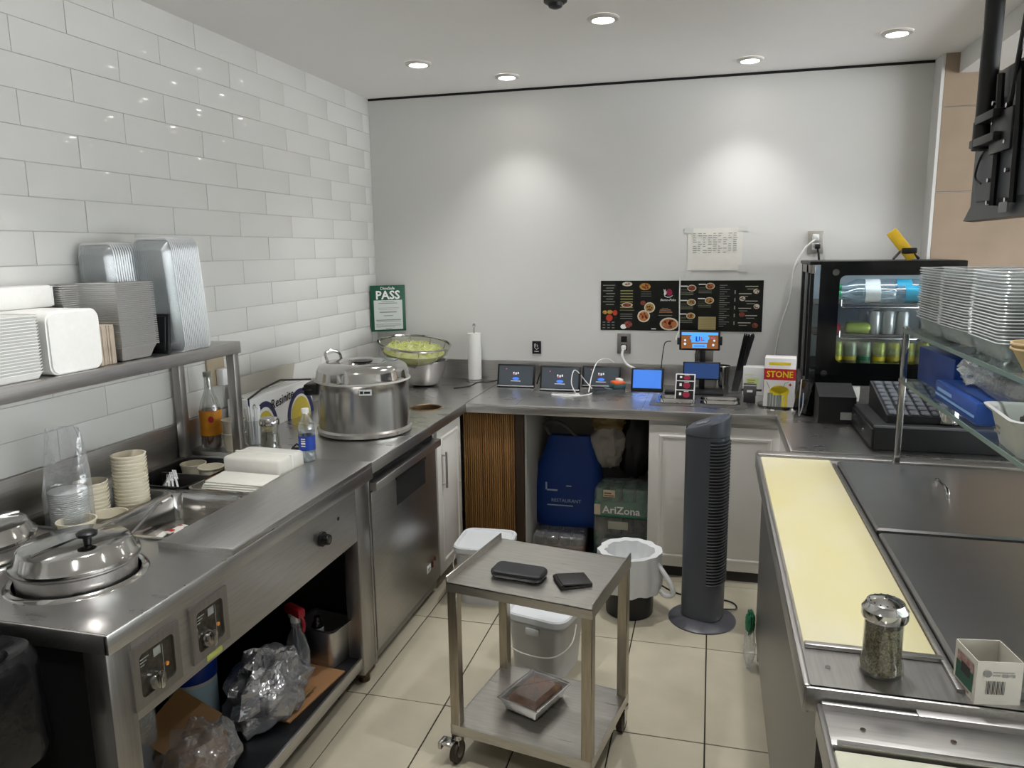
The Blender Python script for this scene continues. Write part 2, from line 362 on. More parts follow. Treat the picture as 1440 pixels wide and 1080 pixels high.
def soup_pot(c, r, label, rz):
    p = thing('soup_pot', label, 'pot', (c[0], c[1], T), rz)
    put('inset', B().lathe([(r-.012, -.055), (r-.006, .038), (r+.004, .046), (r+.004, .05), (r-.008, .05)], seg=48), steel, p)
    l = put('lid', B().lathe([(r+.003, .051), (r+.003, .058), (r-.008, .066), (r-.016, .088), (r-.024, .095), (.05, .1), (.001, .101)], seg=48, cap1=True), chrome, p)
    b = B().box(-.003, -r+.03, .0985, .003, r-.03, .1035); put('hinge', b, chrome, l)
    put('knob', B().lathe([(.009, .1), (.011, .118), (.024, .122), (.025, .13), (.018, .135), (.001, .137)], (.062, -.01, 0), 20, False, True), black_pl, l)
    put('hinge_notch', B().cyl((.0, r-.018, .066), .011, .008, 14), black_pl, l)
    return p
soup_pot(W1, .149, 'round steel soup pot with split lid and black knob near the table corner', R(-8))
soup_pot(W2, .142, 'round steel soup pot with closed lid set back against the tiled wall', R(-20))
# ladle standing in the well pan beside the pot
b = B().tube([(-1.57, 1.59, T-.03), (-1.578, 1.64, T+.02), (-1.583, 1.70, T+.035), (-1.596, 1.835, T+.082), (-1.598, 1.85, T+.084), (-1.599, 1.856, T+.078)], .0045, 8)
ld = thing('ladle', 'steel ladle handle sticking out from under the soup pot\'s lid', 'ladle', (-1.57, 1.59, T-.05)); put('handle', b, steel_dk, ld, True)
put('bowl', B().lathe([(.001, -.006), (.02, -.003), (.03, .012), (.031, .013), (.028, .012), (.001, 0)], (-1.57, 1.585, T-.05), 20), chrome, ld, True)
# sachets in the pan
for i, (x, y, a) in enumerate(((-1.715, 1.97, .2), (-1.70, 2.03, -.1), (-1.675, 2.01, .5))):
    s_ = thing('sugar_sachet', ['plain white sachet in the steam pan, nearest the soup pot', 'white sachet with red print in the steam pan', 'plain white sachet turned askew beside the red printed sachet'][i], 'sachet', (x, y, T-.083+.004*i), a)
    put('packet', B().box(-.012, -.04, 0, .012, .04, .004, .001), paper, s_); i == 1 and put('print', flats(frame((0, 0, .0042), (1, 0, 0), (0, 1, 0)), [(-.01, -.03, .01, -.01), (-.01, .01, .002, .03)]), red, s_)

# ---------------------------------------------------------------- over-shelf
sh = thing('over_shelf', 'stainless over-shelf on square posts above the steam table', 'shelf', (-1.96, 1.9, T)); SZ = 1.36
put('shelf_board', B().box(-2.1, .75, SZ-.006, -1.81, 2.615, SZ), steel_y, sh, True)
put('shelf_lip', B().box(-1.822, .75, SZ-.045, -1.808, 2.618, SZ+.001, .003).box(-2.1, 2.604, SZ-.045, -1.81, 2.618, SZ+.001, .003), steel_y, sh, True)
for x, y in ((-1.832, 2.59), (-2.085, 2.585), (-1.832, 1.28), (-2.085, 1.28)):
    put('post', B().box(x-.018, y-.018, T, x+.018, y+.018, SZ-.006, .004), steel_v, sh, True)
# ---------------------------------------------------------------- things on the over-shelf
def tray_shell(w, d, h, r, t=.0015, flare=.008, rim=.006, k=3, rib=0):
    """open thin tray, rim at the top"""
    def rr(a, z, rr_=r):
        o = rrect(w-2*a, d-2*a, max(.004, rr_-a), z, 0, 0, k); return o
    return B().rings([rr(-rim, h), rr(-rim, h-.0022), rr(-.0005, h-.0022), rr(flare, 0), rr(flare+.004, 0)], False, True)
def stack(first, n, step, label, cat, grp):
    o = first; tag(o, label, cat, grp)
    for i in range(1, n):
        c = dup(o)
        c.location = Vector(o.location)+Vector(step)*i
    c['label'] = 'topmost '+label.replace(' nested in', ' of')
    return o
# white foam trays, nested flat, the nearest tower on the shelf edge
t = put('foam_tray', tray_shell(.16, .30, .022, .02, flare=.012, rim=.002), foam); t.location = (-1.915, 1.575, SZ+.001); t.rotation_euler = (0, 0, R(-2))
stack(t, 19, (0, 0, .0088), 'thin white foam tray nested in the ribbed tower at the shelf\'s near end', 'tray', 'nested white foam trays')
# white foam box standing on its side
b = thing('foam_box', 'plain white rounded foam container standing beside the ribbed foam tower', 'container', (-1.93, 1.833, SZ))
n = B(); n.rings([[(y_, z_, x_) for y_, z_, x_ in rrect(.195, .185, .03, zz, 0, .0935, 6)] for zz in (-.09, .10)]); n.xf(Matrix(((0, 0, 1, 0), (1, 0, 0, 0), (0, 1, 0, 0), (0, 0, 0, 1)))); put('shell', n, foam, b)
n = B(); n.rings([[(y_, z_, x_) for y_, z_, x_ in rrect(.185, .175, .026, zz, 0, .0935, 6)] for zz in (.1, .106)]); n.xf(Matrix(((0, 0, 1, 0), (1, 0, 0, 0), (0, 1, 0, 0), (0, 0, 0, 1)))); put('base_panel', n, foam, b)
# long white sleeve of foam lids lying behind
b = thing('foam_sleeve', 'long white sleeve of foam lids lying behind the foam box', 'sleeve', (-2.055, 1.60, SZ), R(0))
put('carton', B().box(-.04, -.35, 0, .04, .29, .185, .012), cream, b); put('sleeve_body', B().box(-.05, -.35, .186, .05, .345, .255, .008), foam, b); put('folded_end', B().box(-.046, .345, .19, .046, .352, .251, .003), white_pl, b)
# cardboard lids on edge
b0 = None
for i in range(9):
    n = B().box(-.075, -.0035, 0, .075, .0035, .125, .0012, 1)
    if b0 is None: b0 = solo('cardboard_sheet', n, M('brown_grey_card', 'a79a8b', .6, var=.15, scale=30), 'brown-grey cardboard lid standing on edge beside the foil pans', 'lid', (-1.92, 1.945, SZ+.001), 0, 'cardboard lids on edge')
    else: c = dup(b0, (-1.92+random.uniform(-.004, .004), 1.945+.0075*i, SZ+.001), random.uniform(-.01, .01))
# foil pans
def foil_pan(w, d, h, ribs=14):
    n = B(); k = 4*ribs
    def ring(a, z, amp):
        o = []
        for i in range(k):
            s = i/k*4; sd = int(s); u = s-sd; wx, dy = w/2-a, d/2-a
            p = [(-wx+2*wx*u, -dy, 0, -1), (wx, -dy+2*dy*u, 1, 0), (wx-2*wx*u, dy, 0, 1), (-wx, dy-2*dy*u, -1, 0)][sd]
            q = amp*(1 if i % 2 else -1); o.append((p[0]+p[2]*q, p[1]+p[3]*q, z))
        return o
    return n.rings([ring(-.006, h, 0), ring(-.008, h-.0008, 0), ring(-.008, h-.0044, 0), ring(-.002, h-.0052, .0006), ring(.006, h*.5, .0013), ring(.013, .003, .0013), ring(.02, 0, 0)], False, True)
p = put('foil_pan', foil_pan(.14, .155, .05), foil); p.location = (-1.905, 2.10, SZ+.001)
stack(p, 33, (-.0005, .0004, .0064), 'silver foil loaf pan nested in the tall stack beside the clear lids', 'pan', 'nested foil loaf pans')
p = put('foil_pan', foil_pan(.11, .10, .045), foil); p.location = (-2.05, 2.02, SZ+.001)
stack(p, 32, (0, 0, .0066), 'silver foil pan nested in the stack behind, against the tiles', 'pan', 'foil pans stacked against the tiles')
# black tray on edge
n = B(); n.box(-.07, -.006, 0, .07, .006, .14, .004).box(-.06, -.012, .01, .06, -.006, .13, .003)
o = solo('black_tray', n, black_pl, 'black plastic tray standing on edge between foil pans and clear lids', 'tray', (-1.9, 2.235, SZ+.001)); o.rotation_euler = (R(-7), 0, 0)
# two leaning towers of nested clear lids
def clear_lid(w, d, h): return tray_shell(w, d, h, .02, flare=.016, rim=.006, k=3)
l = put('clear_plastic_cover', clear_lid(.15, .20, .03), clear2); l.location = (-1.875, 2.27, SZ+.195)
def leaning(base, n_, sp, tilt, label, grp, w_, d_, zc):
    o0 = None
    for i in range(n_):
        c = l if (o0 is None and grp.startswith('clear lids in the front')) else None
        if c is None:
            c = bpy.data.objects.new('clear_plastic_cover', l.data); C.objects.link(c); q = rimp.copy(); C.objects.link(q); q.parent = c
        o0 = o0 or c
        # lids stand on end: local z points along the tower (away from the camera), tipped back
        c.matrix_world = Matrix.Translation(Vector(base)+Vector((0, sp*i, 0))) @ Matrix.Rotation(tilt, 4, 'X') @ Matrix.Translation((0, 0, zc)) @ Matrix.Rotation(R(-90), 4, 'X') @ Matrix.Diagonal((w_, d_, 1, 1))
        tag(c, label, 'lid', grp)
rimp = put('rim', B().tube(rrect(.158, .208, .022, .029, 0, 0, 4), .0024, 5, True), rim_film, l)
leaning((-1.885, 2.265, SZ+.002), 15, .0098, R(5), 'clear plastic lid in the taller tower standing on the shelf', 'clear lids in the front tower', 1.0, 1.93, .195)
leaning((-2.03, 2.16, SZ+.002), 13, .011, R(4), 'clear plastic lid in the tower against the tiled wall', 'clear lids in the wall tower', .9, 1.85, .188)

# ---------------------------------------------------------------- cups and bowls in the deep well
FL = T-.155
def cup(r0, r1, h, lip=.003): return B().lathe([(r0, 0), (r1, h-.004), (r1+lip, h-.004), (r1+lip, h), (r1-.001, h), (r0-.0015, .002), (.001, .002)], seg=28, cap0=True)
c = put('paper_bowl', cup(.042, .052, .07), cream); c.location = (-1.885, 2.055, FL)
stack(c, 21, (0, 0, .0125), 'cream paper cup nested in the tall stack in the deep well', 'cup', 'tall stack of cream paper cups')
c = put('paper_bowl', cup(.04, .05, .07), cream); c.location = (-1.965, 1.965, FL)
stack(c, 15, (0, 0, .0125), 'cream paper cup nested in the stack half hidden by the plastic bag', 'cup', 'cream paper cups behind the bag')
o = solo('paper_bowl', cup(.038, .05, .09), cream, 'single cream paper cup whose rim just clears the deep well', 'cup', (-1.868, 1.935, T-.09))
o = solo('paper_bowl', cup(.042, .054, .08), cream, 'open paper cup lying empty between the soup pot and plastic bag', 'cup', (-1.867, 1.80, T-.055))
# clear bag full of white lids
bg = thing('lid_bag', 'clear plastic bag of white cup lids with its mouth pulled open', 'bag', (-1.94, 1.85, FL), R(10))
n = B(); zs = [(0, .052, .048, 0), (.03, .066, .06, 0), (.14, .071, .064, 0), (.24, .072, .062, .0), (.31, .068, .056, .005), (.37, .062, .05, .008), (.42, .056, .042, .01), (.45, .047, .034, .01)]
rs = []
for j, (z, a, b_, o_) in enumerate(zs):
    rs.append([((a+.012*(z/.45)*noise.noise(Vector((cos(t)*3, sin(t)*3, z*9))))*cos(t), (b_+.014*(z/.45)*noise.noise(Vector((cos(t)*3+5, sin(t)*3, z*9))))*sin(t)+o_, z-.13*max(0, (z-.22)/.23)*max(0, -sin(t-.35))**1.5) for t in [2*pi*i/36 for i in range(36)]])
put('film', n.rings(rs, True, False), bagfilm, bg)
n = B()
for i in range(42): n.lathe([(.053, .006*i+.004), (.056, .006*i+.0065), (.056, .006*i+.0085), (.052, .006*i+.0092)], seg=24, cap0=(i == 0), cap1=(i == 41))
put('white_lids', n, white_pl, bg)
# cups in the cutlery insert, white forks
for i, (x, y) in enumerate(((-1.985, 2.50), (-1.885, 2.475))):
    solo('paper_bowl', cup(.037, .047, .09), cream, ['empty paper cup sunk in the black insert, against the steel backsplash', 'empty paper cup sunk in the black insert, next to the napkins'][i], 'cup', (x, y, T-.088))
for i in range(6):
    n = B(); n.box(-.004, -.08, -.002, .004, .03, .002, .0015, 1)
    for q in (-.006, -.002, .002, .006): n.box(q-.0012, .035, -.001, q+.0012, .075, .001)
    n.box(-.008, .028, -.0012, .008, .038, .0012)
    o = solo('plastic_fork', n, white_pl, 'white plastic fork jumbled in the black cutlery insert', 'fork', (-1.965+.012*i, 2.285+.008*(i % 3), T-.045+.005*i), R(20+9*i), 'white forks in the insert'); o.rotation_euler = (R(18+3*i), R(6*i-15), R(15+8*i))
# napkins
np_ = thing('napkin_pack', 'thick unopened block of white napkins in the steel pan', 'napkins', (-1.645, 2.475, T-.045), R(-3))
n = B(); n.box(-.125, -.085, 0, .125, .085, .115, .014, 3); put('block', n, paper, np_)
put('wrap_seam', B().box(-.127, -.006, .03, .127, .006, .117, .002), M('wrap_white', 'e6e5df', .5), np_)
o0 = None
for i in range(9):
    n = B().box(-.12, -.055, 0, .12, .055, .0062, .003, 2)
    if o0 is None: o0 = solo('paper_napkin', n, paper, 'folded white napkin fanned out in front of the napkin block', 'napkin', (-1.645, 2.268, T-.04), 0, 'fanned white napkins')
    else: o0_ = dup(o0, (-1.645+.002*i, 2.268+.005*i, T-.04+.0068*i)); o0_.rotation_euler = (R(4), 0, R(random.uniform(-2, 2)))
# bottle, cups and straws under the shelf's far posts
sy = thing('syrup_bottle', 'glass syrup bottle with orange label standing in the tiled corner', 'bottle', (-2.03, 2.69, .895))
put('glass', B().lathe([(.04, 0), (.044, .01), (.044, .16), (.036, .2), (.016, .25), (.014, .3), (.016, .302), (.016, .31)], seg=28, cap0=True), film('bottle_glass', 'd8ddd8', .72, .06, milk=.3), sy)
put('syrup', B().lathe([(.038, .006), (.041, .012), (.041, .075)], seg=24, cap0=True, cap1=True), M('dark_red_syrup', '5a2416', .2), sy)
lb = put('label', B().lathe([(.0448, .06), (.0448, .165)], seg=28), M('orange_label', 'd98f22', .5, var=.2, scale=30), sy)
put('print', discs(frame((.028, -.0365, .13), (.79, .61, 0), (0, 0, 1)), [(0, 0, .011, .014)]), red, lb)
put('cap', B().lathe([(.016, .306), (.017, .31), (.017, .325), (.001, .327)], seg=18, cap1=True), M('grey_cap', '8d8d83', .5), sy)
for i, z in enumerate((0, .055)):
    o = solo('waxed_cup', cup(.036, .045, .075, .004), M('grey_cream_paper', 'bfb7a4', .7, var=.06), ['lower cream paper tub standing under the shelf in front of straws', 'upper cream paper tub nested in the tub under the shelf'][i], 'cup', (-1.915, 2.68, .895+z))
sc = thing('cutlery_cup', 'clear cup of white plastic spoons standing beside the shelf post', 'cup', (-1.885, 2.775, .895))
put('cup_wall', cup(.036, .046, .11, .002), clear, sc)
for i in range(14):
    a = 2.4*i; put('straw', B().tube([(.02*cos(a), .02*sin(a), .004), (.03*cos(a), .03*sin(a), .15+.015*random.random())], .0045, 6), white_pl, sc)
ds = thing('soap_dispenser', 'beige wall dispenser on the tiles behind the shelf post', 'dispenser', (XL+.001, 2.86, 1.13))
put('back_plate', B().box(0, -.06, 0, .012, .06, .17, .004), M('tan_board', 'a89b83', .6, var=.1), ds); put('pump_block', B().box(.012, -.01, .0, .05, .055, .075, .008), white_pl, ds)

# ---------------------------------------------------------------- U-shaped worktop
Z = .895
wt = thing('worktop', 'continuous stainless steel worktop around the two walls and counter end', 'worktop', (-.5, 4.2, 0))
put('counter_top', plate([(-2.105, 2.622), (-1.268, 2.622), (-1.268, 3.805), (.335, 3.805), (.335, 3.135), (1.2, 3.135), (1.2, 4.445), (1.08, 4.445), (1.08, 4.565), (-2.105, 4.565)], [circ(-1.434, 3.645, .078), rect(-.262, 3.985, .155, 4.2)], Z-.014, Z), steel_top, wt, True)
put('front_edge', B().box(-1.28, 2.622, Z-.05, -1.264, 3.812, Z-.0005, .004).box(-1.27, 3.797, Z-.05, .335, 3.812, Z-.0005, .004).box(.325, 3.135, Z-.05, .341, 3.81, Z-.0005, .004), steel, wt, True)
put('end_edge', B().box(-2.1, 2.620, Z-.02, -1.266, 2.628, Z, .002), steel, wt, True)
put('backsplash', B().box(-2.105, 4.562, Z-.01, 1.08, 4.578, 1.02, .004).box(-2.118, 2.625, Z-.01, -2.103, 4.578, 1.02, .004), steel, wt, True)
put('seam', B().box(-1.27, 3.80, Z-.001, -1.262, 4.56, Z+.0008).box(-.99, 3.806, Z-.001, -.987, 4.56, Z+.0006).box(-.33, 3.806, Z-.001, -.327, 4.56, Z+.0006), steel_dk, wt, True)
put('chute_ring', B().lathe([(.074, -.05), (.076, .001), (.08, .004), (.086, .002), (.087, 0)], (-1.434, 3.645, Z), 40), M('brown_chute_edge', '6f5a3f', .4, .6), wt, True)
put('chute_floor', B().cyl((-1.434, 3.645, Z-.052), .08, .004, 30), dark_in, wt, True)
put('end_side', B().box(.345, 3.16, .06, .36, 3.8, Z-.02), white_paint, wt, True)
ipl = put('insert_plate', plate(rect(-.30, 3.94, .195, 4.26), [rect(-.262, 3.985, -.07, 4.185), rect(-.035, 3.985, .155, 4.075), rect(-.035, 4.095, .155, 4.185)], Z+.0006, Z+.003), steel_dk, wt, True)
for a in ((-.255, 3.99, -.075, 4.085), (-.255, 4.1, -.075, 4.18), (-.03, 3.99, .15, 4.075), (-.03, 4.1, .15, 4.18)):
    well(*a, .05, chrome, 'small_well_pan', .011, .022, wt, Z+.003)

# ---------------------------------------------------------------- undercounter fridge and cabinets
fr_ = thing('undercounter_fridge', 'stainless undercounter fridge with a black recessed door handle', 'fridge', (-1.7, 3.02, 0))
put('body', B().box(-2.06, 2.645, .06, -1.335, 3.395, .83, .004), dark_in, fr_, True)
put('side_trim', B().box(-1.338, 2.628, .03, -1.29, 2.644, .84, .003), steel_v, fr_, True)
put('top_trim', B().box(-1.335, 2.65, .765, -1.262, 3.395, .80, .004), steel_y, fr_, True)
put('grille', B().box(-1.33, 2.65, .8, -1.31, 3.395, .835), black_m, fr_, True)
dr = put('door', B().box(-1.335, 2.655, .075, -1.29, 3.39, .758, .006), M('fridge_door_steel', 'aeadab', .34, 1, var=.12, scale=6, stretch=(30, 1.5, 30), rvar=.05), fr_, True)
put('handle', B().box(-1.2935, 2.90, .62, -1.2885, 3.24, .74, .004), black_m, dr, True)
put('handle_lip', B().box(-1.291, 2.895, .735, -1.283, 3.245, .748, .003), black_pl, dr, True)
put('kick_plate', B().box(-1.34, 2.655, .03, -1.305, 3.39, .072, .003), steel_dk, fr_, True)
bd = put('badge', B().box(-1.2905, 3.22, .165, -1.288, 3.27, .2, .001), white_pl, dr, True)
put('print', flats(frame((-1.288, 3.245, .183), (0, 1, 0), (0, 0, 1)), [(-.018, -.002, .018, .004), (-.012, -.01, .012, -.007)]), grey_ink, bd, True)
put('switch', B().box(-1.29, 3.29, .17, -1.286, 3.305, .2, .001).box(-1.29, 3.325, .19, -1.286, 3.34, .21, .001), M('red_switch', '6b2a26', .4), dr, True)
foot_m = black_pl
for y in (2.7, 3.35): put('foot', B().cyl((-1.36, y, 0), .02, .06, 12), foot_m, fr_, True)

def panel_door(w_, h_, t_=.018):
    """raised panel door, lower corner at the origin, face towards -y"""
    n = B(); n.box(0, 0, 0, w_, t_, h_, .003)
    a = .05
    def r4(i, y): return [(i, y, i), (w_-i, y, i), (w_-i, y, h_-i), (i, y, h_-i)]
    n.rings([r4(a, -.0005), r4(a+.006, -.006), r4(a+.014, -.006), r4(a+.02, -.0005), r4(a+.024, -.0005), r4(a+.045, -.009)], False, True)
    return n
wc = thing('white_cabinet', 'narrow white cabinet with a bar handle beside the undercounter fridge', 'cabinet', (-1.31, 3.41, 0))
put('carcass', B().box(-.6, 0, .06, -.002, .37, .84), white_paint, wc)
n = panel_door(.36, .765).xf(Matrix.Translation((.018, .006, .07)) @ Matrix.Rotation(R(90), 4, 'Z')); d = put('door', n, white_paint, wc)
put('handle', B().tube([(.022, .06, .545), (.045, .06, .545), (.045, .06, .69), (.022, .06, .69)], .005, 8).tube([(.045, .06, .525), (.045, .06, .71)], .0058, 8), steel_v, d)
put('plinth', B().box(-.58, .0, 0, -.05, .37, .06), dark_in, wc)

fc = thing('fluted_panel', 'brown fluted wood panel cladding the counter end below the worktop', 'panel', (-1.3, 3.835, 0))
wood = M('striped_walnut', 'a87c47', .45, var=.0, scale=3, col2='6f4a28', stretch=(60, 60, .4))
put('backing', B().box(.0, .012, .0, .345, .02, .84), M('dark_walnut', '46301d', .5), fc)
n = B()
for i in range(24): n.box(.004+.0122*i, 0, .0, .004+.0122*i+.0088, .013, .838, .0025, 1)
tag(put('fluting', n, wood, fc), kind='stuff')
put('side_board', B().box(.30, -.002, 0, .345, .55, .838, .002), M('dark_walnut_side', '3a281b', .5, var=.2, stretch=(20, 20, 1), scale=8), fc)

un = thing('open_cubby', 'open white-lined storage space under the back worktop', 'cubby', (-.62, 4.2, 0))
put('lining', B().box(-.955, 3.86, 0, -.945, 4.56, .83).box(-.955, 4.53, 0, -.29, 4.56, .83), M('cubby_white', 'b4b2ac', .6), un, True)
put('cubby_floor', B().box(-.955, 3.9, .0, -.29, 4.55, .02), black_m, un, True)
dc = thing('double_cabinet', 'white double-door cabinet with raised panels behind the tower fan', 'cabinet', (-.29, 3.835, 0))
put('carcass', B().box(0, .0, .06, .64, .70, .84), white_paint, dc)
for i in range(2):
    d = put('door', panel_door(.322, .755).xf(Matrix.Translation((.002+.326*i, -.02, .065))), white_paint, dc)
    if i == 0: put('door_pull', B().box(.285, -.034, .30, .293, -.02, .40, .003), white_pl, d)
    if i == 0: put('tape', B().box(.15, -.0215, .655, .30, -.0203, .71).xf(Matrix.Translation((.16, 0, .6)) @ Matrix.Rotation(R(18), 4, 'Y') @ Matrix.Translation((-.2, 0, -.655))), M('peeling_tape', 'bdb9b1', .35), d)
put('plinth', B().box(0, .015, 0, .64, .05, .06), M('dark_plinth', '1f1a17', .7), dc)
# ---------------------------------------------------------------- on the worktop along the tiled wall
rb = thing('film_box', 'white cling film box with navy and olive ovals lying along the tiles', 'box', (-1.99, 2.9, Z))
put('carton', B().box(-.105, 0, 0, 0, .56, .165, .003), white_pl, rb)
put('flap', B().box(-.0025, 0, 0, 0, .54, .09).xf(Matrix.Translation((-.1, .01, .165)) @ Matrix.Rotation(R(12), 4, 'Y')), M('flap_board', 'b5b1a6', .6), rb)
put('cutter_strip', B().tube([(0, .005, .167), (-.03, .16, .185), (-.035, .33, .2), (-.02, .45, .182), (0, .555, .167)], .005, 6), black_pl, rb)
put('film_roll', B().cyl((-.055, .02, .135), .04, .5, 20, None, 'y'), M('film_roll_sheen', 'c9cbc8', .25), rb)
fr = frame((.0005, 0, 0), (0, 1, 0), (0, 0, 1))
def arc_band(cx, cz, a, b_, c_, d_, k=24): 
    n = B(); n.rings([[(cx+p*cos(t), cz+q*sin(t), .0012) for t in [pi*i/k for i in range(k+1)]] for p, q in ((a, b_), (c_, d_))], False, False, False); return n.xf(fr)
put('print', arc_band(.125, .0, .105, .135, .08, .108), navy, rb); put('print', arc_band(.44, .0, .125, .14, .098, .112), navy, rb)
put('print', arc_band(.125, .0, .072, .09, .0, .0), olive, rb); put('print', arc_band(.44, .0, .09, .1, 0, 0), olive, rb)
put('print', flats(fr, [(.385, .03, .48, .036), (.39, .05, .49, .056)]), navy, rb)
put('print', discs(fr, [(.045, .125, .012, .014)]), grey_ink, rb); put('end_print', flats(fr, [(.0, 0, .012, .165)]), navy, rb)
text('Resinite', .064, frame((.0015, .275, .115), (0, 1, .12), (0, -.12, 1)), ink, rb, bold=.014, shear=.2)
jr = thing('seasoning_jar', 'ribbed glass seasoning jar with steel lid beside the napkins', 'jar', (-1.765, 2.71, Z))
put('glass', B().lathe([(.04, 0), (.042, .006), (.038, .02), (.036, .1), (.039, .112)], seg=12, cap0=True), film('jar_glass', 'd5d6cf', .75, .06, milk=.25), jr)
put('seasoning', B().lathe([(.034, .006), (.033, .07)], seg=16, cap0=True, cap1=True), M('grey_herb', '6d6a58', .9, var=.5, scale=180), jr)
put('lid', B().lathe([(.041, .108), (.042, .112), (.042, .126), (.036, .135), (.001, .139)], seg=24, cap1=True), chrome, jr)
n = B().box(-.02, -.012, 0, .02, .012, .018, .004); n.tube([(-.015, 0, .018), (.0, .012, .03), (.02, .0, .022)], .004, 6)
solo('binder_clip', n, black_pl, 'small black clip lying behind the napkin block', 'clip', (-1.64, 2.70, Z), R(20))
wb = thing('water_bottle', 'clear water bottle with blue label and white cap on the steel table', 'bottle', (-1.515, 2.575, T+.0185))
put('bottle', B().lathe([(.026, 0), (.032, .006), (.032, .06), (.029, .075), (.032, .09), (.032, .128), (.029, .15), (.018, .172), (.0125, .182), (.0125, .196)], seg=28, cap0=True), film('bottle_plastic', 'e6eef2', .83, .05, milk=.2), wb)
put('water', B().lathe([(.029, .004), (.0305, .06), (.0275, .075), (.0305, .09), (.0305, .12)], seg=24, cap0=True, cap1=True), film('water_fill', 'd2e0e8', .88, .03, milk=.1), wb)
lb = put('label', B().lathe([(.0326, .048), (.0326, .104)], seg=28), M('blue_label', '1b3f9e', .4), wb)
put('print', flats(frame((.0, -.0331, .077), (1, 0, 0), (0, 0, 1)), [(-.006, -.003, .012, .004), (-.006, -.012, .012, -.008), (-.006, .008, .012, .012), (-.006, .016, .012, .02)]), white_ink, lb)
put('cap', B().lathe([(.014, .192), (.0145, .194), (.0145, .208), (.013, .211), (.001, .211)], seg=20, cap1=True), white_pl, wb)

pt = thing('rice_warmer', 'large round steel rice warmer with domed lid on the worktop corner run', 'pot', (-1.53, 3.12, Z), R(15))
put('body', B().lathe([(.195, 0), (.214, .006), (.217, .022), (.207, .03), (.206, .2), (.208, .235), (.212, .24), (.2, .243)], seg=56, cap0=True), M('warmer_steel', 'c0beba', .24, 1, var=.1, scale=5, stretch=(14, 14, 1)), pt)
l = put('lid', B().lathe([(.212, .243), (.214, .249), (.21, .258), (.206, .285), (.196, .305), (.17, .318), (.125, .322), (.095, .318), (.088, .3), (.05, .296), (.001, .296)], seg=56, cap1=True), chrome, pt)
put('lid_knob', B().lathe([(.02, .296), (.02, .31), (.045, .316), (.047, .324), (.001, .328)], seg=24, cap1=True), black_pl, l)
put('rim_band', B().lathe([(.211, .238), (.2155, .241), (.2155, .247), (.211, .25)], seg=56), M('white_gasket', 'c3c1ba', .5), pt)
n = B().box(-.265, -.045, .17, -.2, .045, .225, .012); n.box(-.27, -.05, .195, -.22, .05, .212, .008); put('side_handle', n, black_pl, pt)
put('loop_handle', B().tube(smooth([(-.175, .085, .3), (-.19, .10, .345), (-.165, .125, .355), (-.135, .145, .34), (-.125, .14, .3)], 5), .007, 8), chrome, l)
tg = put('maker_plate', B().box(.02, -.2095, .2, .075, -.205, .226, .001).xf(Matrix.Rotation(R(0), 4, 'Z')), white_pl, pt)
put('print', flats(frame((.047, -.2096, .213), (1, 0, 0), (0, 0, 1)), [(-.022, -.006, -.008, .006), (-.004, -.005, .022, .005)]), ink, tg)

wbw = thing('steel_bowl', 'round stainless mixing bowl under the colander in the corner', 'bowl', (-1.70, 4.30, Z))
put('bowl', B().lathe([(.055, 0), (.09, .012), (.125, .07), (.141, .15), (.147, .152), (.147, .155), (.139, .153), (.122, .072), (.088, .016), (.001, .006)], seg=44, cap0=True), steel, wbw)
co = thing('colander', 'large wire mesh colander of shredded greens tilted on a steel bowl', 'colander', (-1.745, 4.255, Z+.14)); co.rotation_euler = (R(5), R(6.5), 0)
def netmat(name, col, see):
    m = bpy.data.materials.new(name); m.use_nodes = True; n = m.node_tree; b = n.nodes['Principled BSDF']; b.inputs['Base Color'].default_value = (*lin(col), 1); b.inputs['Metallic'].default_value = .8; b.inputs['Roughness'].default_value = .4
    b.inputs['Alpha'].default_value = see; return m
put('mesh_basket', B().lathe([(.001, 0), (.1, .006), (.155, .03), (.195, .075), (.212, .122)], seg=44), netmat('wire_net', '9b9a82', .42), co)
put('rim', B().lathe([(.210, .118), (.222, .12), (.224, .128), (.212, .131)], seg=48).lathe([(.1, .003), (.103, -.004), (.107, .004)], seg=30), chrome, co)
for i in range(10): 
    a = 2*pi*i/10+.2; put('wire_rib', B().tube([(r_*cos(a), r_*sin(a), z_) for r_, z_ in ((.1, .003), (.157, .027), (.198, .072), (.215, .122))], .002, 6), chrome, co)
n = B(); n.lathe([(.001, .012), (.1, .014), (.15, .035), (.185, .075), (.17, .088), (.12, .095), (.06, .1), (.001, .103)], seg=40)
gm = M('shredded_greens', 'b9c04e', .7, col2='d7dcb0', scale=26, bump=.8); rnd = random.Random(3)
for i in range(130):
    a, q = rnd.uniform(0, 6.3), .165*math.sqrt(rnd.random()); x, y = q*cos(a), q*sin(a); b_ = rnd.uniform(0, 6.3); L = .035
    z = .108-.5*q*q; n.tube([(x, y, z), (x+L*.5*cos(b_), y+L*.5*sin(b_), z+.012), (x+L*cos(b_+.5), y+L*sin(b_+.5), z-.003)], .0022, 4)
o = put('shredded_greens', n, gm); o.location = co.location; o.rotation_euler = co.rotation_euler; tag(o, 'heap of pale green shredded vegetable inside the mesh colander', 'vegetables', None, 'stuff')

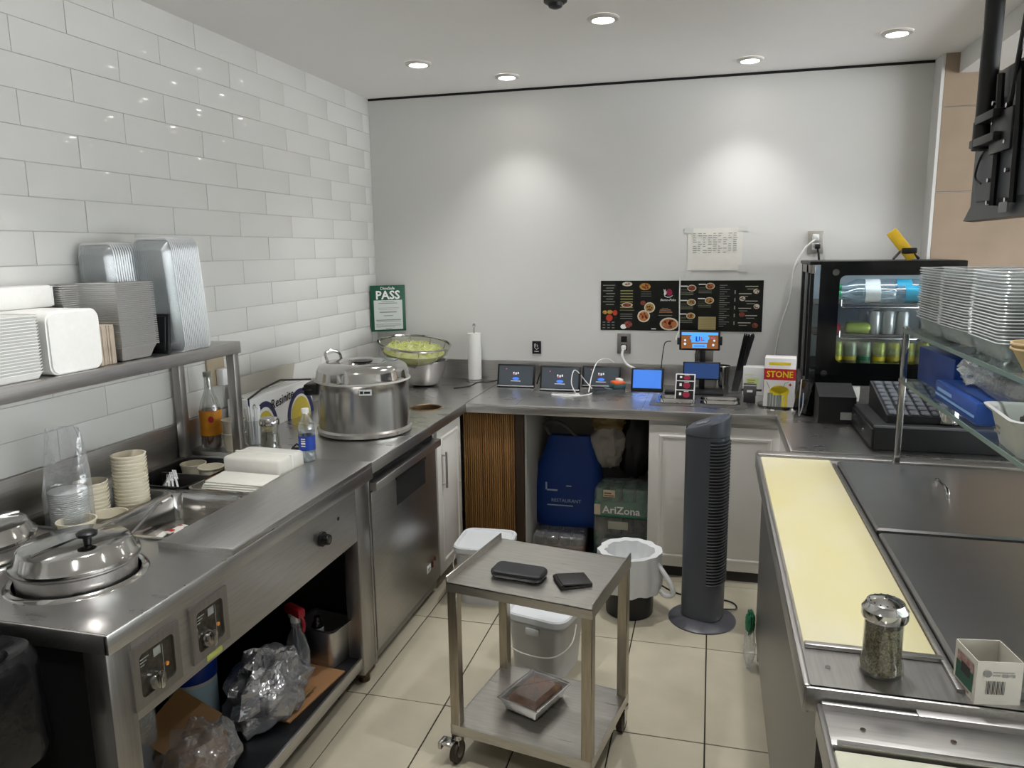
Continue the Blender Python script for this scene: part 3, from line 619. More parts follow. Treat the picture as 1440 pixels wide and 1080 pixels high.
# inspection sign bridging the corner
ps = thing('inspection_sign', 'green PASS inspection certificate sign in the tiled wall corner', 'sign', (-2.108, 4.458, 1.20)); ux = Vector((.19, .115, 0)); W = ux.length
F0 = frame((0, 0, 0), ux, (0, 0, 1))
put('board', B().box(0, 0, -.004, W, .295, 0, .001).xf(F0), dkgreen, ps)
put('sheet', B().box(.02, .012, 0, W-.02, .2, .0012).xf(F0), M('cert_paper', 'c9d0cc', .6), ps)
F1 = F0 @ Matrix.Translation((0, 0, .0014))
text('PASS', .075, F0 @ Matrix.Translation((W/2, .23, 0)), white_ink, ps, bold=.025); text('DineSafe', .026, F0 @ Matrix.Translation((W/2, .275, 0)), white_ink, ps, bold=.01)
put('print', flats(F1, [(.05, .178, .17, .183), (.07, .188, .15, .192), (.045, .15, .18, .152), (.05, .14, .175, .142), (.055, .12, .165, .127), (.08, .098, .14, .103), (.03, .07, .19, .076), (.035, .062, .19, .065), (.03, .045, .185, .048), (.03, .036, .19, .039), (.03, .028, .15, .031), (.09, .014, .13, .018)]), grey_ink, ps)
# paper towel on its holder
tw = thing('paper_towel', 'slim upright roll of white paper towel on a steel holder', 'paper towel', (-1.432, 4.50, Z))
put('holder_base', B().lathe([(.06, 0), (.06, .004), (.05, .008), (.006, .011)], seg=28, cap0=True), chrome, tw); put('pole', B().cyl((0, 0, .01), .005, .33, 10).lathe([(.005, .34), (.011, .35), (.008, .36), (.001, .364)], seg=14, cap1=True), chrome, tw)
put('roll', B().lathe([(.012, .012), (.042, .012), (.0425, .302), (.012, .302)], seg=32), M('towel_paper', 'e4e4e1', .9, bump=.2, scale=160), tw)

# ---------------------------------------------------------------- tablets, terminal, cables
scr_dark = M('tablet_screen_dim', '3d4349', .15, emit=.1); scr_blue = M('tablet_screen_blue', '3d6fc4', .15, emit=.2)
icon_b = M('screen_icon_blue', '3f6fd8', .3, emit=.2); icon_w = M('screen_icon_white', 'cdd3da', .3, emit=.12); icon_r = M('screen_icon_red', 'b05068', .3, emit=.12)
def tablet(x0, x1, y, h, label, screen, tilt=-16, ui=True):
    w_ = x1-x0; t_ = thing('tablet', label, 'tablet', ((x0+x1)/2, y, Z+.002)); m = Matrix.Rotation(R(tilt), 4, 'X')
    put('case', B().box(-w_/2, 0, 0, w_/2, .012, h, .005).xf(m), black_pl, t_)
    s_ = put('screen', B().box(-w_/2+.012, -.0012, .016, w_/2-.012, 0, h-.012).xf(m), screen, t_)
    F_ = m @ frame((0, -.0014, h/2), (1, 0, 0), (0, 0, 1))
    put('stand', B().prism([(0, 0), (.085, 0), (.01, .09)], -.03, .03).xf(Matrix(((0, 0, 1, 0), (1, 0, 0, .022), (0, 1, 0, 0), (0, 0, 0, 1)))), black_m, t_)
    if ui:
        put('icon', discs(F_, [(0, -.018, .021, .009)]), icon_b, s_); put('icon', flats(F_, [(-.018, .01, -.01, .022), (-.004, .006, .004, .02), (.009, .01, .017, .022), (-.03, -.034, .03, -.031)]), icon_w, s_)
        put('icon', discs(F_, [(-.06, .04, .004, .004), (-.012, .008, .006, .005)]), icon_r, s_)
        put('chin', B().box(-w_/2+.004, -.002, .004, w_/2-.004, 0, .012, .001).xf(m), M('silver_chin', 'c8cacc', .25, .6), t_)
    return t_
tablet(-1.236, -1.004, 4.31, .14, 'black tablet on a stand next to the paper towel roll', scr_dark)
tablet(-.957, -.717, 4.235, .148, 'black tablet on a stand, second from the paper towel roll', scr_dark)
tablet(-.735, -.505, 4.40, .128, 'black tablet behind white cables and the card terminal', scr_dark)
tablet(-.437, -.252, 4.33, .135, 'small tablet with a plain bright blue screen', scr_blue, -18, False)
ct = thing('card_terminal', 'dark card payment terminal with orange top lying on the worktop', 'card terminal', (-.56, 4.26, Z), R(32))
n = B().rings([[(x, y, z) for x, y, z in rrect(.2, .075, .02, zz)] for zz in (0, .02)]); put('body', n, M('terminal_grey', '3b3f42', .4), ct)
put('raised_back', B().box(.02, -.037, .018, .1, .037, .05, .01), M('terminal_teal', '24474a', .4), ct); put('orange_cover', B().box(.03, -.034, .045, .095, .034, .062, .006), orange, ct)
put('keypad', B().box(-.09, -.03, .02, -.02, .03, .0235, .002), black_pl, ct); put('display', B().box(-.015, -.03, .02, .018, .03, .024, .002), M('terminal_display', '5b646a', .2), ct)
put('receipt', B().box(.06, -.025, .062, .085, .025, .075, .001), paper, ct)
def cord(name, pts, r_, mat, label, cat='cable'):
    p0 = Vector(pts[0]); n = B().tube(smooth([Vector(p)-p0 for p in pts], 8), r_, 8); return solo(name, n, mat, label, cat, p0)
wc_ = M('white_cord', 'e3e3e0', .4); bc_ = M('black_cord', '141416', .45)
cord('charging_cable', [(-.735, 4.19, Z+.004), (-.76, 4.2, Z+.06), (-.745, 4.22, Z+.13), (-.70, 4.3, Z+.06), (-.64, 4.2, Z+.005), (-.76, 4.08, Z+.004), (-.86, 4.12, Z+.004), (-.70, 4.13, Z+.004)], .0028, wc_, 'thin white cable looped on the worktop before the tablets')
cord('charging_cable', [(-.66, 4.20, Z+.01), (-.655, 4.28, Z+.09), (-.635, 4.37, Z+.16), (-.60, 4.53, Z+.155), (-.56, 4.55, Z+.13)], .0028, wc_, 'thin white cable arching from the tablets to the backsplash')
cord('power_cable', [(-.505, YB-.03, 1.115), (-.51, YB-.05, 1.07), (-.48, YB-.06, 1.02), (-.40, YB-.09, .985), (-.36, 4.44, .95), (-.36, 4.42, Z+.01)], .0075, wc_, 'thick white cord hanging from the steel wall outlet')
cord('charging_cable', [(-.215, 4.35, 1.185), (-.25, 4.38, 1.17), (-.265, 4.42, 1.09), (-.275, 4.45, 1.0), (-.29, 4.4, Z+.006)], .0028, bc_, 'thin black cable drooping from the raised tablet')
cord('charging_cable', [(-1.24, 4.38, Z+.03), (-1.30, 4.36, Z+.02), (-1.36, 4.33, Z+.02), (-1.40, 4.28, Z+.004), (-1.47, 4.2, Z+.004)], .004, bc_, 'black cable trailing from the tablet past the paper towel')
cord('charging_cable', [(-.995, 4.34, Z+.02), (-.975, 4.36, Z+.09), (-.985, 4.42, Z+.05), (-.96, 4.34, Z+.004)], .004, bc_, 'black cable bunched between the first two tablets')
cord('signal_cable', [(-.184, YB-.006, 1.53), (-.183, YB-.012, 1.4), (-.18, YB-.012, 1.24), (-.19, YB-.05, 1.2), (-.19, 4.4, 1.185)], .003, wc_, 'white cable running down the joint between the two menus')
cord('power_cable', [(.55, YB-.035, 1.745), (.49, YB-.04, 1.69), (.44, YB-.05, 1.58), (.425, YB-.06, 1.42), (.385, YB-.05, 1.26), (.36, YB-.03, 1.05), (.36, YB-.03, Z+.005)], .0045, wc_, 'white cord hanging from the wall outlet beside the drinks fridge')
cord('power_cable', [(.56, YB-.03, 1.695), (.566, YB-.035, 1.66), (.57, YB-.04, 1.62), (.572, YB-.03, 1.55)], .006, bc_, 'short black plug cord dropping behind the drinks fridge')

# label strip, monitor stand, straws, boxes near the back wall
ls = thing('label_strip', 'white strip of three black labels with red bowl emblems leaning in the pans', 'labels', (-.125, 4.10, Z+.003), R(-4)); m = Matrix.Rotation(R(-17), 4, 'X')
put('backing', B().box(-.052, 0, 0, .052, .001, .142).xf(m), white_pl, ls)
for i in range(3):
    z0 = .006+.05*i; h_ = .044 if i < 2 else .03; F_ = m @ frame((0, -.0004, z0), (1, 0, 0), (0, 0, 1))
    lb = put('label', flats(F_, [(-.046, 0, .046, h_)]), M('label_black', '171015', .4), ls)
    put('emblem', discs(F_, [(.008, h_*.5, .019, h_*.38)], .0014), M('emblem_red', '8f1e3a', .5), lb); put('emblem_outline', flats(F_, [(-.03, h_*.4, -.018, h_*.75), (-.006, h_*.88, .02, h_*.93)], .0016), white_ink, lb)
mn = thing('order_monitor', 'two-screen order stand with a lit tablet clamped above a small blue monitor', 'monitor', (-.04, 4.34, Z))
put('base', B().box(-.10, -.09, 0, .12, .09, .016, .006).box(-.2, -.09, 0, -.08, -.02, .018, .005), black_pl, mn)
put('neck', B().cyl((.0, .055, .01), .016, .3, 14), black_pl, mn)
m = Matrix.Rotation(R(-8), 4, 'X')
lm = put('lower_monitor', B().box(-.105, -.01, .075, .10, .008, .175, .004).xf(m), black_pl, mn); put('screen', B().box(-.097, -.0115, .082, .092, -.01, .168).xf(m), M('monitor_screen', '28406e', .15, emit=.16), lm)
put('bracket', B().box(-.04, .056, .17, .06, .066, .27, .003), steel_v, mn)
um = put('raised_tablet', B().box(-.13, -.012, .24, .095, .006, .352, .006).xf(m), black_pl, mn)
put('clamp', B().box(-.142, -.016, .27, -.128, .012, .31, .004).box(.094, -.016, .27, .106, .012, .32, .004).xf(m), black_pl, mn)
sc_ = put('screen', B().box(-.118, -.0132, .25, .083, -.012, .342).xf(m), M('screen_brown', '7c4f2c', .2, emit=.16), um)
F_ = m @ frame((-.018, -.0134, .296), (1, 0, 0), (0, 0, 1)); sb = M('screen_sky_blue', '4a8fe8', .2, emit=.26)
put('icon', flats(F_, [(-.1, .03, .1, .045), (-.045, -.012, .045, .03), (-.052, .006, .052, .022), (-.04, -.042, .04, -.02)]), sb, sc_)
put('icon', flats(F_, [(-.022, -.006, -.014, .022), (-.014, -.006, -.004, -.001), (-.004, -.002, .002, .022), (-.03, -.034, .03, -.03), (.012, .0, .026, .004)], .0016), M('screen_navy', '1f3f9a', .2, emit=.12), sc_)
put('icon', flats(F_, [(.006, -.006, .013, .02), (.06, .01, .085, .018)], .0018).xf(Matrix.Identity(4)), icon_r, sc_); put('icon', discs(F_, [(-.08, -.02, .007, .007), (-.08, 0, .006, .006), (.075, -.025, .007, .007), (.08, 0, .006, .006)]), icon_w, sc_)
for q in (-.03, -.015): put('wire', B().tube([(q, -.0, .25), (q-.01, -.005, .22), (q-.008, -.004, .17)], .0022, 6), bc_, mn)
cn = thing('steel_canister', 'plain steel canister standing against the backsplash beside the monitor', 'canister', (.075, 4.50, Z)); put('body', cup(.036, .042, .135, .002), chrome, cn); put('rim', B().lathe([(.043, .131), (.0455, .134), (.043, .137)], seg=24), chrome, cn)
sbx = thing('straw_holder', 'clear acrylic box holding the leaning bundle of black straws', 'holder', (.155, 4.40, Z)); put('acrylic_box', B().rings([[(.045*sx, .045*sy, z) for sx, sy in ((1, 1), (-1, 1), (-1, -1), (1, -1))] for z in (0, .13)], True, False), clear, sbx); put('base', B().box(-.046, -.046, 0, .046, .046, .005), clear, sbx)
s0 = None
for i in range(26):
    x, y = -.012+.012*(i % 5), -.016+.011*(i//5); n = B().tube([(x*.6, y*.6, 0), (x+.062+.0015*(i % 3), y+.002, .325-.006*(i % 4))], .0042, 7)
    o = solo('straw', n, black_pl, 'black wrapped straw leaning in the clear acrylic holder', 'straw', (.135, 4.40, Z+.006), 0, 'black straws in the holder')
bx = thing('tea_carton', 'small white carton with pale green print behind the tape dispenser', 'box', (.24, 4.37, Z), R(-4))
put('carton', B().box(-.055, -.04, 0, .055, .04, .155, .002), white_pl, bx); F_ = frame((0, -.0405, .08), (1, 0, 0), (0, 0, 1)); put('print', flats(F_, [(-.045, .03, .0, .036), (-.04, -.03, .03, .015)]), M('pale_green_print', 'cfe0a8', .6), bx); put('print', flats(F_, [(-.03, .0, .01, .006), (-.03, -.012, .005, -.006)], .0016), olive, bx)
td = thing('tape_dispenser', 'black tape dispenser standing before the white carton', 'tape dispenser', (.212, 4.14, Z), R(-4))
n = B().prism([(-.05, 0), (.045, 0), (.05, .02), (.03, .06), (-.015, .075), (-.045, .04)], -.03, .03).xf(Matrix(((0, 0, 1, 0), (1, 0, 0, 0), (0, 1, 0, 0), (0, 0, 0, 1)))); put('body', n, black_pl, td)
put('tape_roll', B().cyl((-.033, .02, .06), .033, .066, 20, None, 'x'), M('tape_side', '2b2c2e', .35), td); put('tape_end', B().box(-.014, -.034, .055, .014, -.03, .066), white_pl, td); put('axle', B().cyl((-.045, .02, .058), .006, .105, 10, None, 'x'), black_pl, td)
sb_ = thing('straw_carton', 'white and red STONE straw carton with a yellow drinks picture', 'box', (.352, 4.045, Z), R(-6))
put('carton', B().box(-.075, -.055, .006, .075, .055, .255, .002), M('carton_white', 'd9d7d6', .5), sb_); put('tray', B().lathe([(.001, .0), (.1, .0), (.108, .008), (.1, .004), (.001, .004)], seg=30), chrome, sb_)
F_ = frame((0, -.0552, .006), (1, 0, 0), (0, 0, 1)); put('print', flats(F_, [(-.075, .138, .075, .195)]), red, sb_); put('print', flats(F_, [(-.055, .214, .05, .228)]), yellow, sb_); put('print', flats(frame((.0752, 0, .006), (0, 1, 0), (0, 0, 1)), [(-.055, .138, .055, .195)]), red, sb_)
text('STONE', .044, F_ @ Matrix.Translation((0, .166, .0008)), yellow, sb_, bold=.02, sx=.92)
put('print', discs(F_, [(-.018, .078, .03, .022), (.02, .082, .028, .024), (.0, .09, .04, .02)]), yellow, sb_); put('print', flats(F_, [(-.055, .0, -.043, .07), (-.04, .0, -.03, .07), (-.012, 0, .012, .06), (-.026, .0, -.016, .06)], .0014), M('print_glass_grey', '7d8580', .5), sb_)
put('print', flats(F_, [(.014, .0, .022, .07), (.026, .0, .04, .075)], .0016), yellow, sb_); put('print', flats(F_, [(.045, .112, .058, .118), (.049, .108, .054, .123)]), red, sb_)
put('picture_straw', B().tube([(-.046, -.056, .1), (-.062, -.056, .135)], .0016, 5).tube([(.02, -.056, .105), (.026, -.056, .13), (.045, -.056, .137)], .0016, 5), grey_ink, sb_)

# ---------------------------------------------------------------- on the back wall
menu_bk = M('menu_black', '10130f', .35, var=.3, scale=12)
YW = YB-.0015
def dish(F_, u, v, a, c, food, par, plate_c=cream):
    put('dish_plate', discs(F_, [(u, v, a, c)]), plate_c, par); put('dish_food', discs(F_, [(u, v, a*.82, c*.8)], .0018), food, par)
    rn = random.Random(int(u*1e4+v*1e3)); put('dish_pieces', discs(F_, [(u+rn.uniform(-.5, .5)*a, v+rn.uniform(-.5, .5)*c, a*.16, c*.2) for _ in range(7)], .0022, 8), M('food_dark_red', '7d2f1d', .6), par)
f_or = M('food_orange', 'c08048', .6, col2='96522e', scale=90); f_ye = M('food_yellow', 'c9a348', .6, col2='8a5a20', scale=90); f_re = M('food_red', '9c5344', .6, col2='6a3428', scale=90); f_gn = M('food_green', '7f8a4a', .6, col2='b98c4a', scale=90); f_pi = M('food_white', 'cfc8b6', .6)
def menu(x0, label):
    mb = thing('menu_poster', label, 'menu', (x0, YW, 1.22)); put('sheet', B().box(0, -.0015, 0, .464, .0012, .297), menu_bk, mb); return mb, frame((0, -.0016, 0), (1, 0, 0), (0, 0, 1))
mb, F_ = menu(-.648, 'black menu poster with logo and round bowls above the steel outlet')
ln = []
for k in range(8): ln.append((.012+(k % 2)*.02, .268-.0165*k, .085-(k % 3)*.006, .272-.0165*k))
put('print', flats(F_, ln), grey_ink, mb); put('print', flats(F_, [(.118, .135+.0165*k, .192, .141+.0165*k) for k in range(7)]+[(.115, .12, .2, .1225)]), M('khaki_print', '8f8a5c', .6), mb)
put('print', flats(F_, [(.012+.028*a, .012+.017*k, .028+.028*a, .016+.017*k) for a in range(3) for k in range(3)]+[(.118, .07+.013*k, .19, .073+.013*k) for k in range(3)]+[(.24, .205+.013*k, .3, .207+.013*k) for k in range(3)]+[(.35, .118, .42, .121), (.345, .09, .425, .093), (.365, .132, .4, .1345)]), grey_ink, mb)
put('print', flats(F_, [(.35, .108, .425, .113), (.355, .125, .415, .128)]), M('orange_print', 'b86a2e', .6), mb)
dish(F_, .158, .277, .03, .013, f_pi, mb); dish(F_, .158, .152, .033, .015, f_re, mb); dish(F_, .165, .036, .03, .025, f_re, mb, menu_bk); put('dish_rice', discs(F_, [(.138, .022, .018, .014)], .002), white_ink, mb)
dish(F_, .263, .262, .04, .026, f_ye, mb, menu_bk); dish(F_, .292, .138, .032, .031, f_gn, mb); dish(F_, .253, .165, .018, .018, f_re, mb, menu_bk); dish(F_, .258, .086, .037, .036, f_or, mb); dish(F_, .408, .041, .055, .038, f_or, mb)
put('print', discs(F_, [(.025, .108, .014, .011)]), f_ye, mb); put('print', discs(F_, [(.056, .11, .017, .012)]), f_ye, mb); put('print', discs(F_, [(.087, .105, .014, .016), (.052, .074, .02, .02)]), M('print_tomato', 'b33a28', .5), mb)
put('logo', discs(F_, [(.405, .228, .017, .021)], .0014), M('logo_magenta', '8d1840', .5), mb)
n = B().tube([(.374+.012*abs(k-1.5)*.4, .222+.03-.006*abs(k-1), 0) for k in (0,)]+[(.378, .21, 0)], .0016, 5)
for k in range(4): n.tube([(.373+.006*k, .246-.004*k, 0), (.378+.004*k, .225, 0), (.383, .212, 0)], .0015, 5)
n.tube([(.375, .222, 0), (.38, .205, 0), (.395, .199, 0), (.412, .201, 0), (.425, .21, 0)], .0022, 5); n.xf(F_ @ Matrix.Translation((0, 0, .001))); put('logo_outline', n, white_ink, mb)
text('Bento-Poke', .019, F_ @ Matrix.Translation((.398, .183, .0004)), white_ink, mb, bold=.01, shear=.3)
put('print', flats(F_, [(.305, .008, .332, .014)]), white_ink, mb)
mb, F_ = menu(-.178, 'black menu poster with small plates and a tan panel near the drinks fridge')
for u, v, fd in ((.064, .253, f_re), (.064, .17, f_gn), (.062, .09, f_ye), (.168, .264, f_or), (.166, .181, f_ye)):
    dish(F_, u, v, .026, .019, fd, mb)
    put('print', flats(F_, [(u-.065, v+.008, u-.024, v+.014)]), white_ink, mb); put('print', flats(F_, [(u-.065, v-.01-.008*k, u-.026, v-.008-.008*k) for k in range(2)]+[(u-.065, v-.03-.01*k, u+.01, v-.026-.01*k) for k in range(2)]), M('olive_grey_print', '6f7360', .6), mb)
put('tan_panel', flats(F_, [(.106, .01, .206, .086)]), M('tan_print', 'a8976a', .6), mb); put('print', flats(F_, [(.112, .018+.01*k, .2, .0188+.01*k) for k in range(7)], .0014), M('panel_ink', '5b5238', .6), mb)
put('print', flats(F_, [(.222, .03+.0125*k, .25+.03*((k*7) % 3)/2, .033+.0125*k) for k in range(20)]+[(.305, .04+.045*k, .312, .06+.045*k) for k in range(5)]), grey_ink, mb)
put('print', flats(F_, [(.33+.035*(k % 2), .05+.042*k, .4+.035*(k % 2), .055+.042*k) for k in range(6)]+[(.335+.04*(k % 2), .036+.042*k, .38+.04*(k % 2), .039+.042*k) for k in range(6)]), M('light_print', 'b3b2a2', .6), mb)
for u, v, fd in ((.425, .235, f_pi), (.35, .193, f_pi), (.43, .148, f_pi), (.35, .1, f_re), (.425, .038, f_re)): dish(F_, u, v, .02, .018, fd, mb, menu_bk)
pp = thing('price_sheet', 'white sheet printed with small tables taped above the menus', 'paper', (-.144, YW, 1.575))
n = B(); k = 8; n.rings([[(.305*i/k, -.001-.006*max(0, (.15-z))/.15*sin(pi*i/k)*.6, z) for i in range(k+1)] for z in (0, .08, .16, .24)], False, False, False); put('sheet', n, paper, pp)
F_ = frame((0, -.0062, 0), (1, 0, 0), (0, 0, 1)); rn = random.Random(5)
put('print', flats(F_, [(.03+.028*i, .1+.012*j, .03+.028*i+rn.uniform(.01, .024), .104+.012*j) for i in range(9) for j in range(10) if rn.random() < .8]), M('faint_ink', '8f8f8c', .7), pp)
put('tape', B().box(-.02, -.003, .215, .03, -.002, .245).box(.28, -.003, .22, .33, -.002, .25).box(.285, -.003, -.01, .335, -.002, .03), M('clear_tape', 'cfcfcb', .35), pp)
tp = solo('tape_scrap', B().box(0, 0, 0, .03, .001, .06), M('clear_tape', 'cfcfcb', .35), 'scrap of clear tape left on the wall above the menus', 'tape', (-.155, YB-.0015, 1.525))
wp = thing('wall_logo_plate', 'small black square switch plate with a white hand emblem', 'plate', (-1.048, YB-.005, 1.065)); put('plate', B().box(-.028, -.004, 0, .028, .004, .08, .002), black_pl, wp)
n = B(); F_ = frame((0, -.0045, .04), (1, 0, 0), (0, 0, 1))
n.tube([(-.012, .024, 0), (-.012, .0, 0), (.0, -.012, 0), (.014, -.002, 0)], .0018, 5).tube([(-.005, .026, 0), (-.004, .006, 0)], .0016, 5).tube([(.002, .02, 0), (.008, .01, 0), (.004, .002, 0)], .0016, 5).tube([(-.014, -.024, 0), (.014, -.024, 0)], .0018, 5).xf(F_); put('emblem', n, white_ink, wp)
def outlet(x, z, label, plugs):
    o = thing('wall_outlet', label, 'outlet', (x, YB-.004, z)); put('plate', B().box(-.041, -.004, -.062, .041, .003, .062, .003), steel_v if plugs != 'w' else M('outlet_plate', 'b9b6ae', .35, .5), o)
    for zz in (-.024, .026):
        r_ = put('socket', B().box(-.018, -.0065, zz-.018, .018, -.004, zz+.018, .004), white_pl if plugs == 'w' else black_pl, o); put('slot', B().box(-.008, -.0072, zz-.006, -.006, -.0064, zz+.006).box(.006, -.0072, zz-.006, .008, -.0064, zz+.006), ink, r_)
    return o
outlet(-.505, 1.14, 'steel wall outlet with a white plug under the menus', 's'); outlet(.55, 1.727, 'wall outlet plate high beside the drinks fridge with two plugs', 'w')
def plug(x, z, mat, label): return solo('power_plug', B().box(-.014, -.028, -.014, .014, 0, .014, .006), mat, label, 'plug', (x, YB-.011, z))
plug(-.505, 1.117, wc_, 'white plug in the steel outlet under the menus'); plug(.545, 1.755, wc_, 'white plug in the upper socket beside the drinks fridge'); plug(.56, 1.703, bc_, 'black plug in the lower socket beside the drinks fridge')

# ---------------------------------------------------------------- inside the cubby
bagblue = M('blue_carrier', '0e3a86', .45, var=.15, scale=6)
bb = thing('blue_bag', 'blue carrier bag with pale lettering standing in the dark cubby', 'bag', (-.765, 4.17, .135))
n = B(); rs = []
for j, (z, w_, d_) in enumerate(((0, .20, .09), (.03, .21, .10), (.2, .205, .095), (.35, .18, .075), (.45, .14, .045), (.52, .12, .03))):
    rs.append([(w_*math.copysign(abs(cos(t))**.6, cos(t))*(1+.05*noise.noise(Vector((cos(t)*2, sin(t)*2, z*7)))), d_*math.copysign(abs(sin(t))**.6, sin(t))*(1+.14*noise.noise(Vector((cos(t)*3, sin(t)*3, z*9+4)))), z) for t in [2*pi*i/36 for i in range(36)]])
put('sack', n.rings(rs), bagblue, bb); put('handles', B().tube(smooth([(-.1, 0, .5), (-.14, -.02, .58), (-.06, -.03, .6), (.02, -.02, .54), (.06, 0, .5)], 6), .011, 8), M('bag_handle_grey', '4c4a48', .6), bb)
F_ = frame((-.02, -.108, .19), (1, 0, 0), (0, 0, 1)); pi_ = M('pale_print', '9fb6cf', .6)
text('RESTAURANT', .028, F_ @ Matrix.Translation((.02, -.03, 0)), pi_, bb); put('print', flats(F_, [(-.09, -.062, .06, -.055), (-.1, .03, -.09, .075), (-.09, .025, -.03, .035), (.02, .055, .05, .062)]), pi_, bb)
tbg = thing('cloth_bag', 'crumpled beige bag with a yellow lump stuffed above the drink packs', 'bag', (-.55, 4.22, .50)); put('sack', B().blob((0, 0, .1), (.10, .09, .13), 3, .3, 2.2), M('beige_bag', 'a39d96', .7, bump=.3, scale=20), tbg); put('contents', B().blob((.0, 0, .235), (.095, .08, .06), 5, .3, 2.5), M('yellow_lump', '8a744a', .6, var=.3), tbg)
solo('dark_bag', B().blob((0, 0, .2), (.1, .1, .22), 9, .25, 2, floor=0), black_pl, 'black bag filling the dark corner above the drink packs', 'bag', (-.40, 4.28, .41))
def drink_pack(loc, rz, w_, d_, h_, label, sleeve, colr, nx, ny, top=True):
    dp = thing('drink_pack', label, 'drink pack', loc, rz)
    put('tray', B().box(-w_/2, -d_/2, 0, w_/2, d_/2, h_*.55, .004), sleeve, dp)
    put('shrink_wrap', B().box(-w_/2-.002, -d_/2-.002, 0, w_/2+.002, d_/2+.002, h_+.004, .02, 3), bagfilm, dp)
    c0 = None; rr_ = min(w_/nx, d_/ny)/2*.96
    for i in range(nx):
        for j in range(ny):
            if c0 is None: c0 = put('can', B().lathe([(rr_*.9, 0), (rr_, .01), (rr_, h_-.014), (rr_*.84, h_-.002), (rr_*.8, h_), (rr_*.74, h_-.006), (.001, h_-.006)], seg=18), colr, dp); c = c0
            else: c = bpy.data.objects.new('can', c0.data); C.objects.link(c); c.parent = dp
            c.location = (-w_/2+w_/nx*(i+.5), -d_/2+d_/ny*(j+.5), .001)
    return dp
can_dk = M('can_dark', '3e3936', .3, .6, var=.3); can_gn = M('can_green', '4f8a6f', .35, .3, var=.2)
g1 = drink_pack((-.44, 4.10, .245), R(-2), .30, .22, .16, 'shrink-wrapped green drink pack on top, printed AriZona', M('teal_sleeve', '2a7a62', .5), can_gn, 4, 3)
F_ = frame((0, -.1125, .04), (1, 0, 0), (0, 0, 1)); text('AriZona', .058, F_ @ Matrix.Translation((.0, .0, .001)), white_ink, g1, bold=.02, sx=1.05); put('sticker', flats(F_, [(-.1, .075, -.035, .115), (-.15, -.03, -.115, .03)], .002), M('sticker_cream', 'cbbfa4', .6), g1); put('print', flats(F_, [(-.095, .08, -.04, .086), (-.095, .092, -.055, .1)], .0026), M('sticker_brown', '7d4a2a', .6), g1)
g2 = drink_pack((-.45, 4.12, .02), R(1), .30, .22, .22, 'dark shrink-wrapped drink pack beneath the AriZona pack', M('dark_teal_sleeve', '24443f', .5), can_dk, 4, 3)
put('sticker', flats(frame((-.02, -.1125, .17), (1, 0, 0), (0, 0, 1)), [(-.05, -.02, .06, .025)], .002), M('sticker_pale', 'b5b3a0', .6), g2)
drink_pack((-.79, 4.02, .02), R(3), .29, .2, .11, 'pack of dark cans with a torn label below the blue bag', M('brown_tray', '5d3c33', .6), can_dk, 4, 3)
drink_pack((-.42, 3.93, .0), R(-3), .26, .12, .12, 'low pack of dark cans behind the bagged waste bin', M('black_tray', '1e1d1d', .6), can_dk, 4, 2)
# ---------------------------------------------------------------- drinks fridge on the counter end
DY, DX0, DX1, DZ0, DZ1 = 4.05, .52, 1.168, 1.012, 1.628
df = thing('drinks_fridge', 'black countertop drinks fridge with lit shelves of cans and bottles', 'fridge', (.84, 4.24, Z))
n = plate(rect(DX0, DZ0, DX1, DZ1), [[(p[0], p[1]) for p in rrect(.47, .435, .03, 0, .845, 1.343)]], 0, .02).xf(Matrix(((1, 0, 0, 0), (0, 0, 1, DY), (0, 1, 0, 0), (0, 0, 0, 1))))
dd = put('door', n, black_gl, df, True)
put('door_glass', B().box(.6, DY+.02, 1.11, 1.09, DY+.024, 1.575), glass, dd, True)
for x, z in ((.59, 1.575), (.56, 1.07), (1.105, 1.578)): put('bolt', B().cyl((x, DY+.001, z), .016, .005, 20).xf(Matrix.Translation((x, DY, z)) @ Matrix.Rotation(R(90), 4, 'X') @ Matrix.Translation((-x, -DY, -z))), chrome, dd, True)
put('base', B().box(DX0+.01, DY+.02, Z, DX1-.01, 4.5, 1.012, .003), steel_dk, df, True); bp_ = put('base_panel', B().box(DX0-.005, DY+.005, .93, .735, DY+.02, 1.008, .002), M('pale_metal_panel', 'b3b3ad', .4, .3), df, True)
put('print', flats(frame((.62, DY+.0045, .97), (1, 0, 0), (0, 0, 1)), [(-.085, .01, -.03, .014), (-.085, -.004, -.04, 0), (-.085, .02, -.05, .023)]), grey_ink, bp_, True); put('print', discs(frame((.62, DY+.0045, .97), (1, 0, 0), (0, 0, 1)), [(.02, .02, .006, .006), (.04, .02, .006, .006)]), red, bp_, True)
put('roof', B().box(.47, DY+.02, 1.612, DX1, 4.5, 1.63, .003), black_pl, df, True)
put('back_wall', B().box(.49, 4.485, .95, DX1, 4.5, 1.612), M('fridge_liner', 'c6d2d8', .5), df, True)
put('side_glass', B().box(.485, 4.1, 1.03, .489, 4.46, 1.57), glass, df, True); put('side_glass', B().box(1.155, 4.07, 1.03, 1.16, 4.48, 1.6), black_gl, df, True)
put('side_frame', B().box(.478, 4.085, 1.0, .495, 4.105, 1.612).box(.478, 4.2, 1.0, .495, 4.27, 1.612).box(.478, 4.455, 1.0, .495, 4.49, 1.612), black_pl, df, True)
put('side_rail', B().box(.478, 4.07, .97, .497, 4.49, 1.03, .002).box(.478, 4.07, 1.57, .497, 4.49, 1.612, .002), steel_v, df, True)
put('floor_plate', B().box(.5, 4.075, 1.085, 1.15, 4.48, 1.1), black_pl, df, True)
SH = (1.1, 1.262, 1.418)
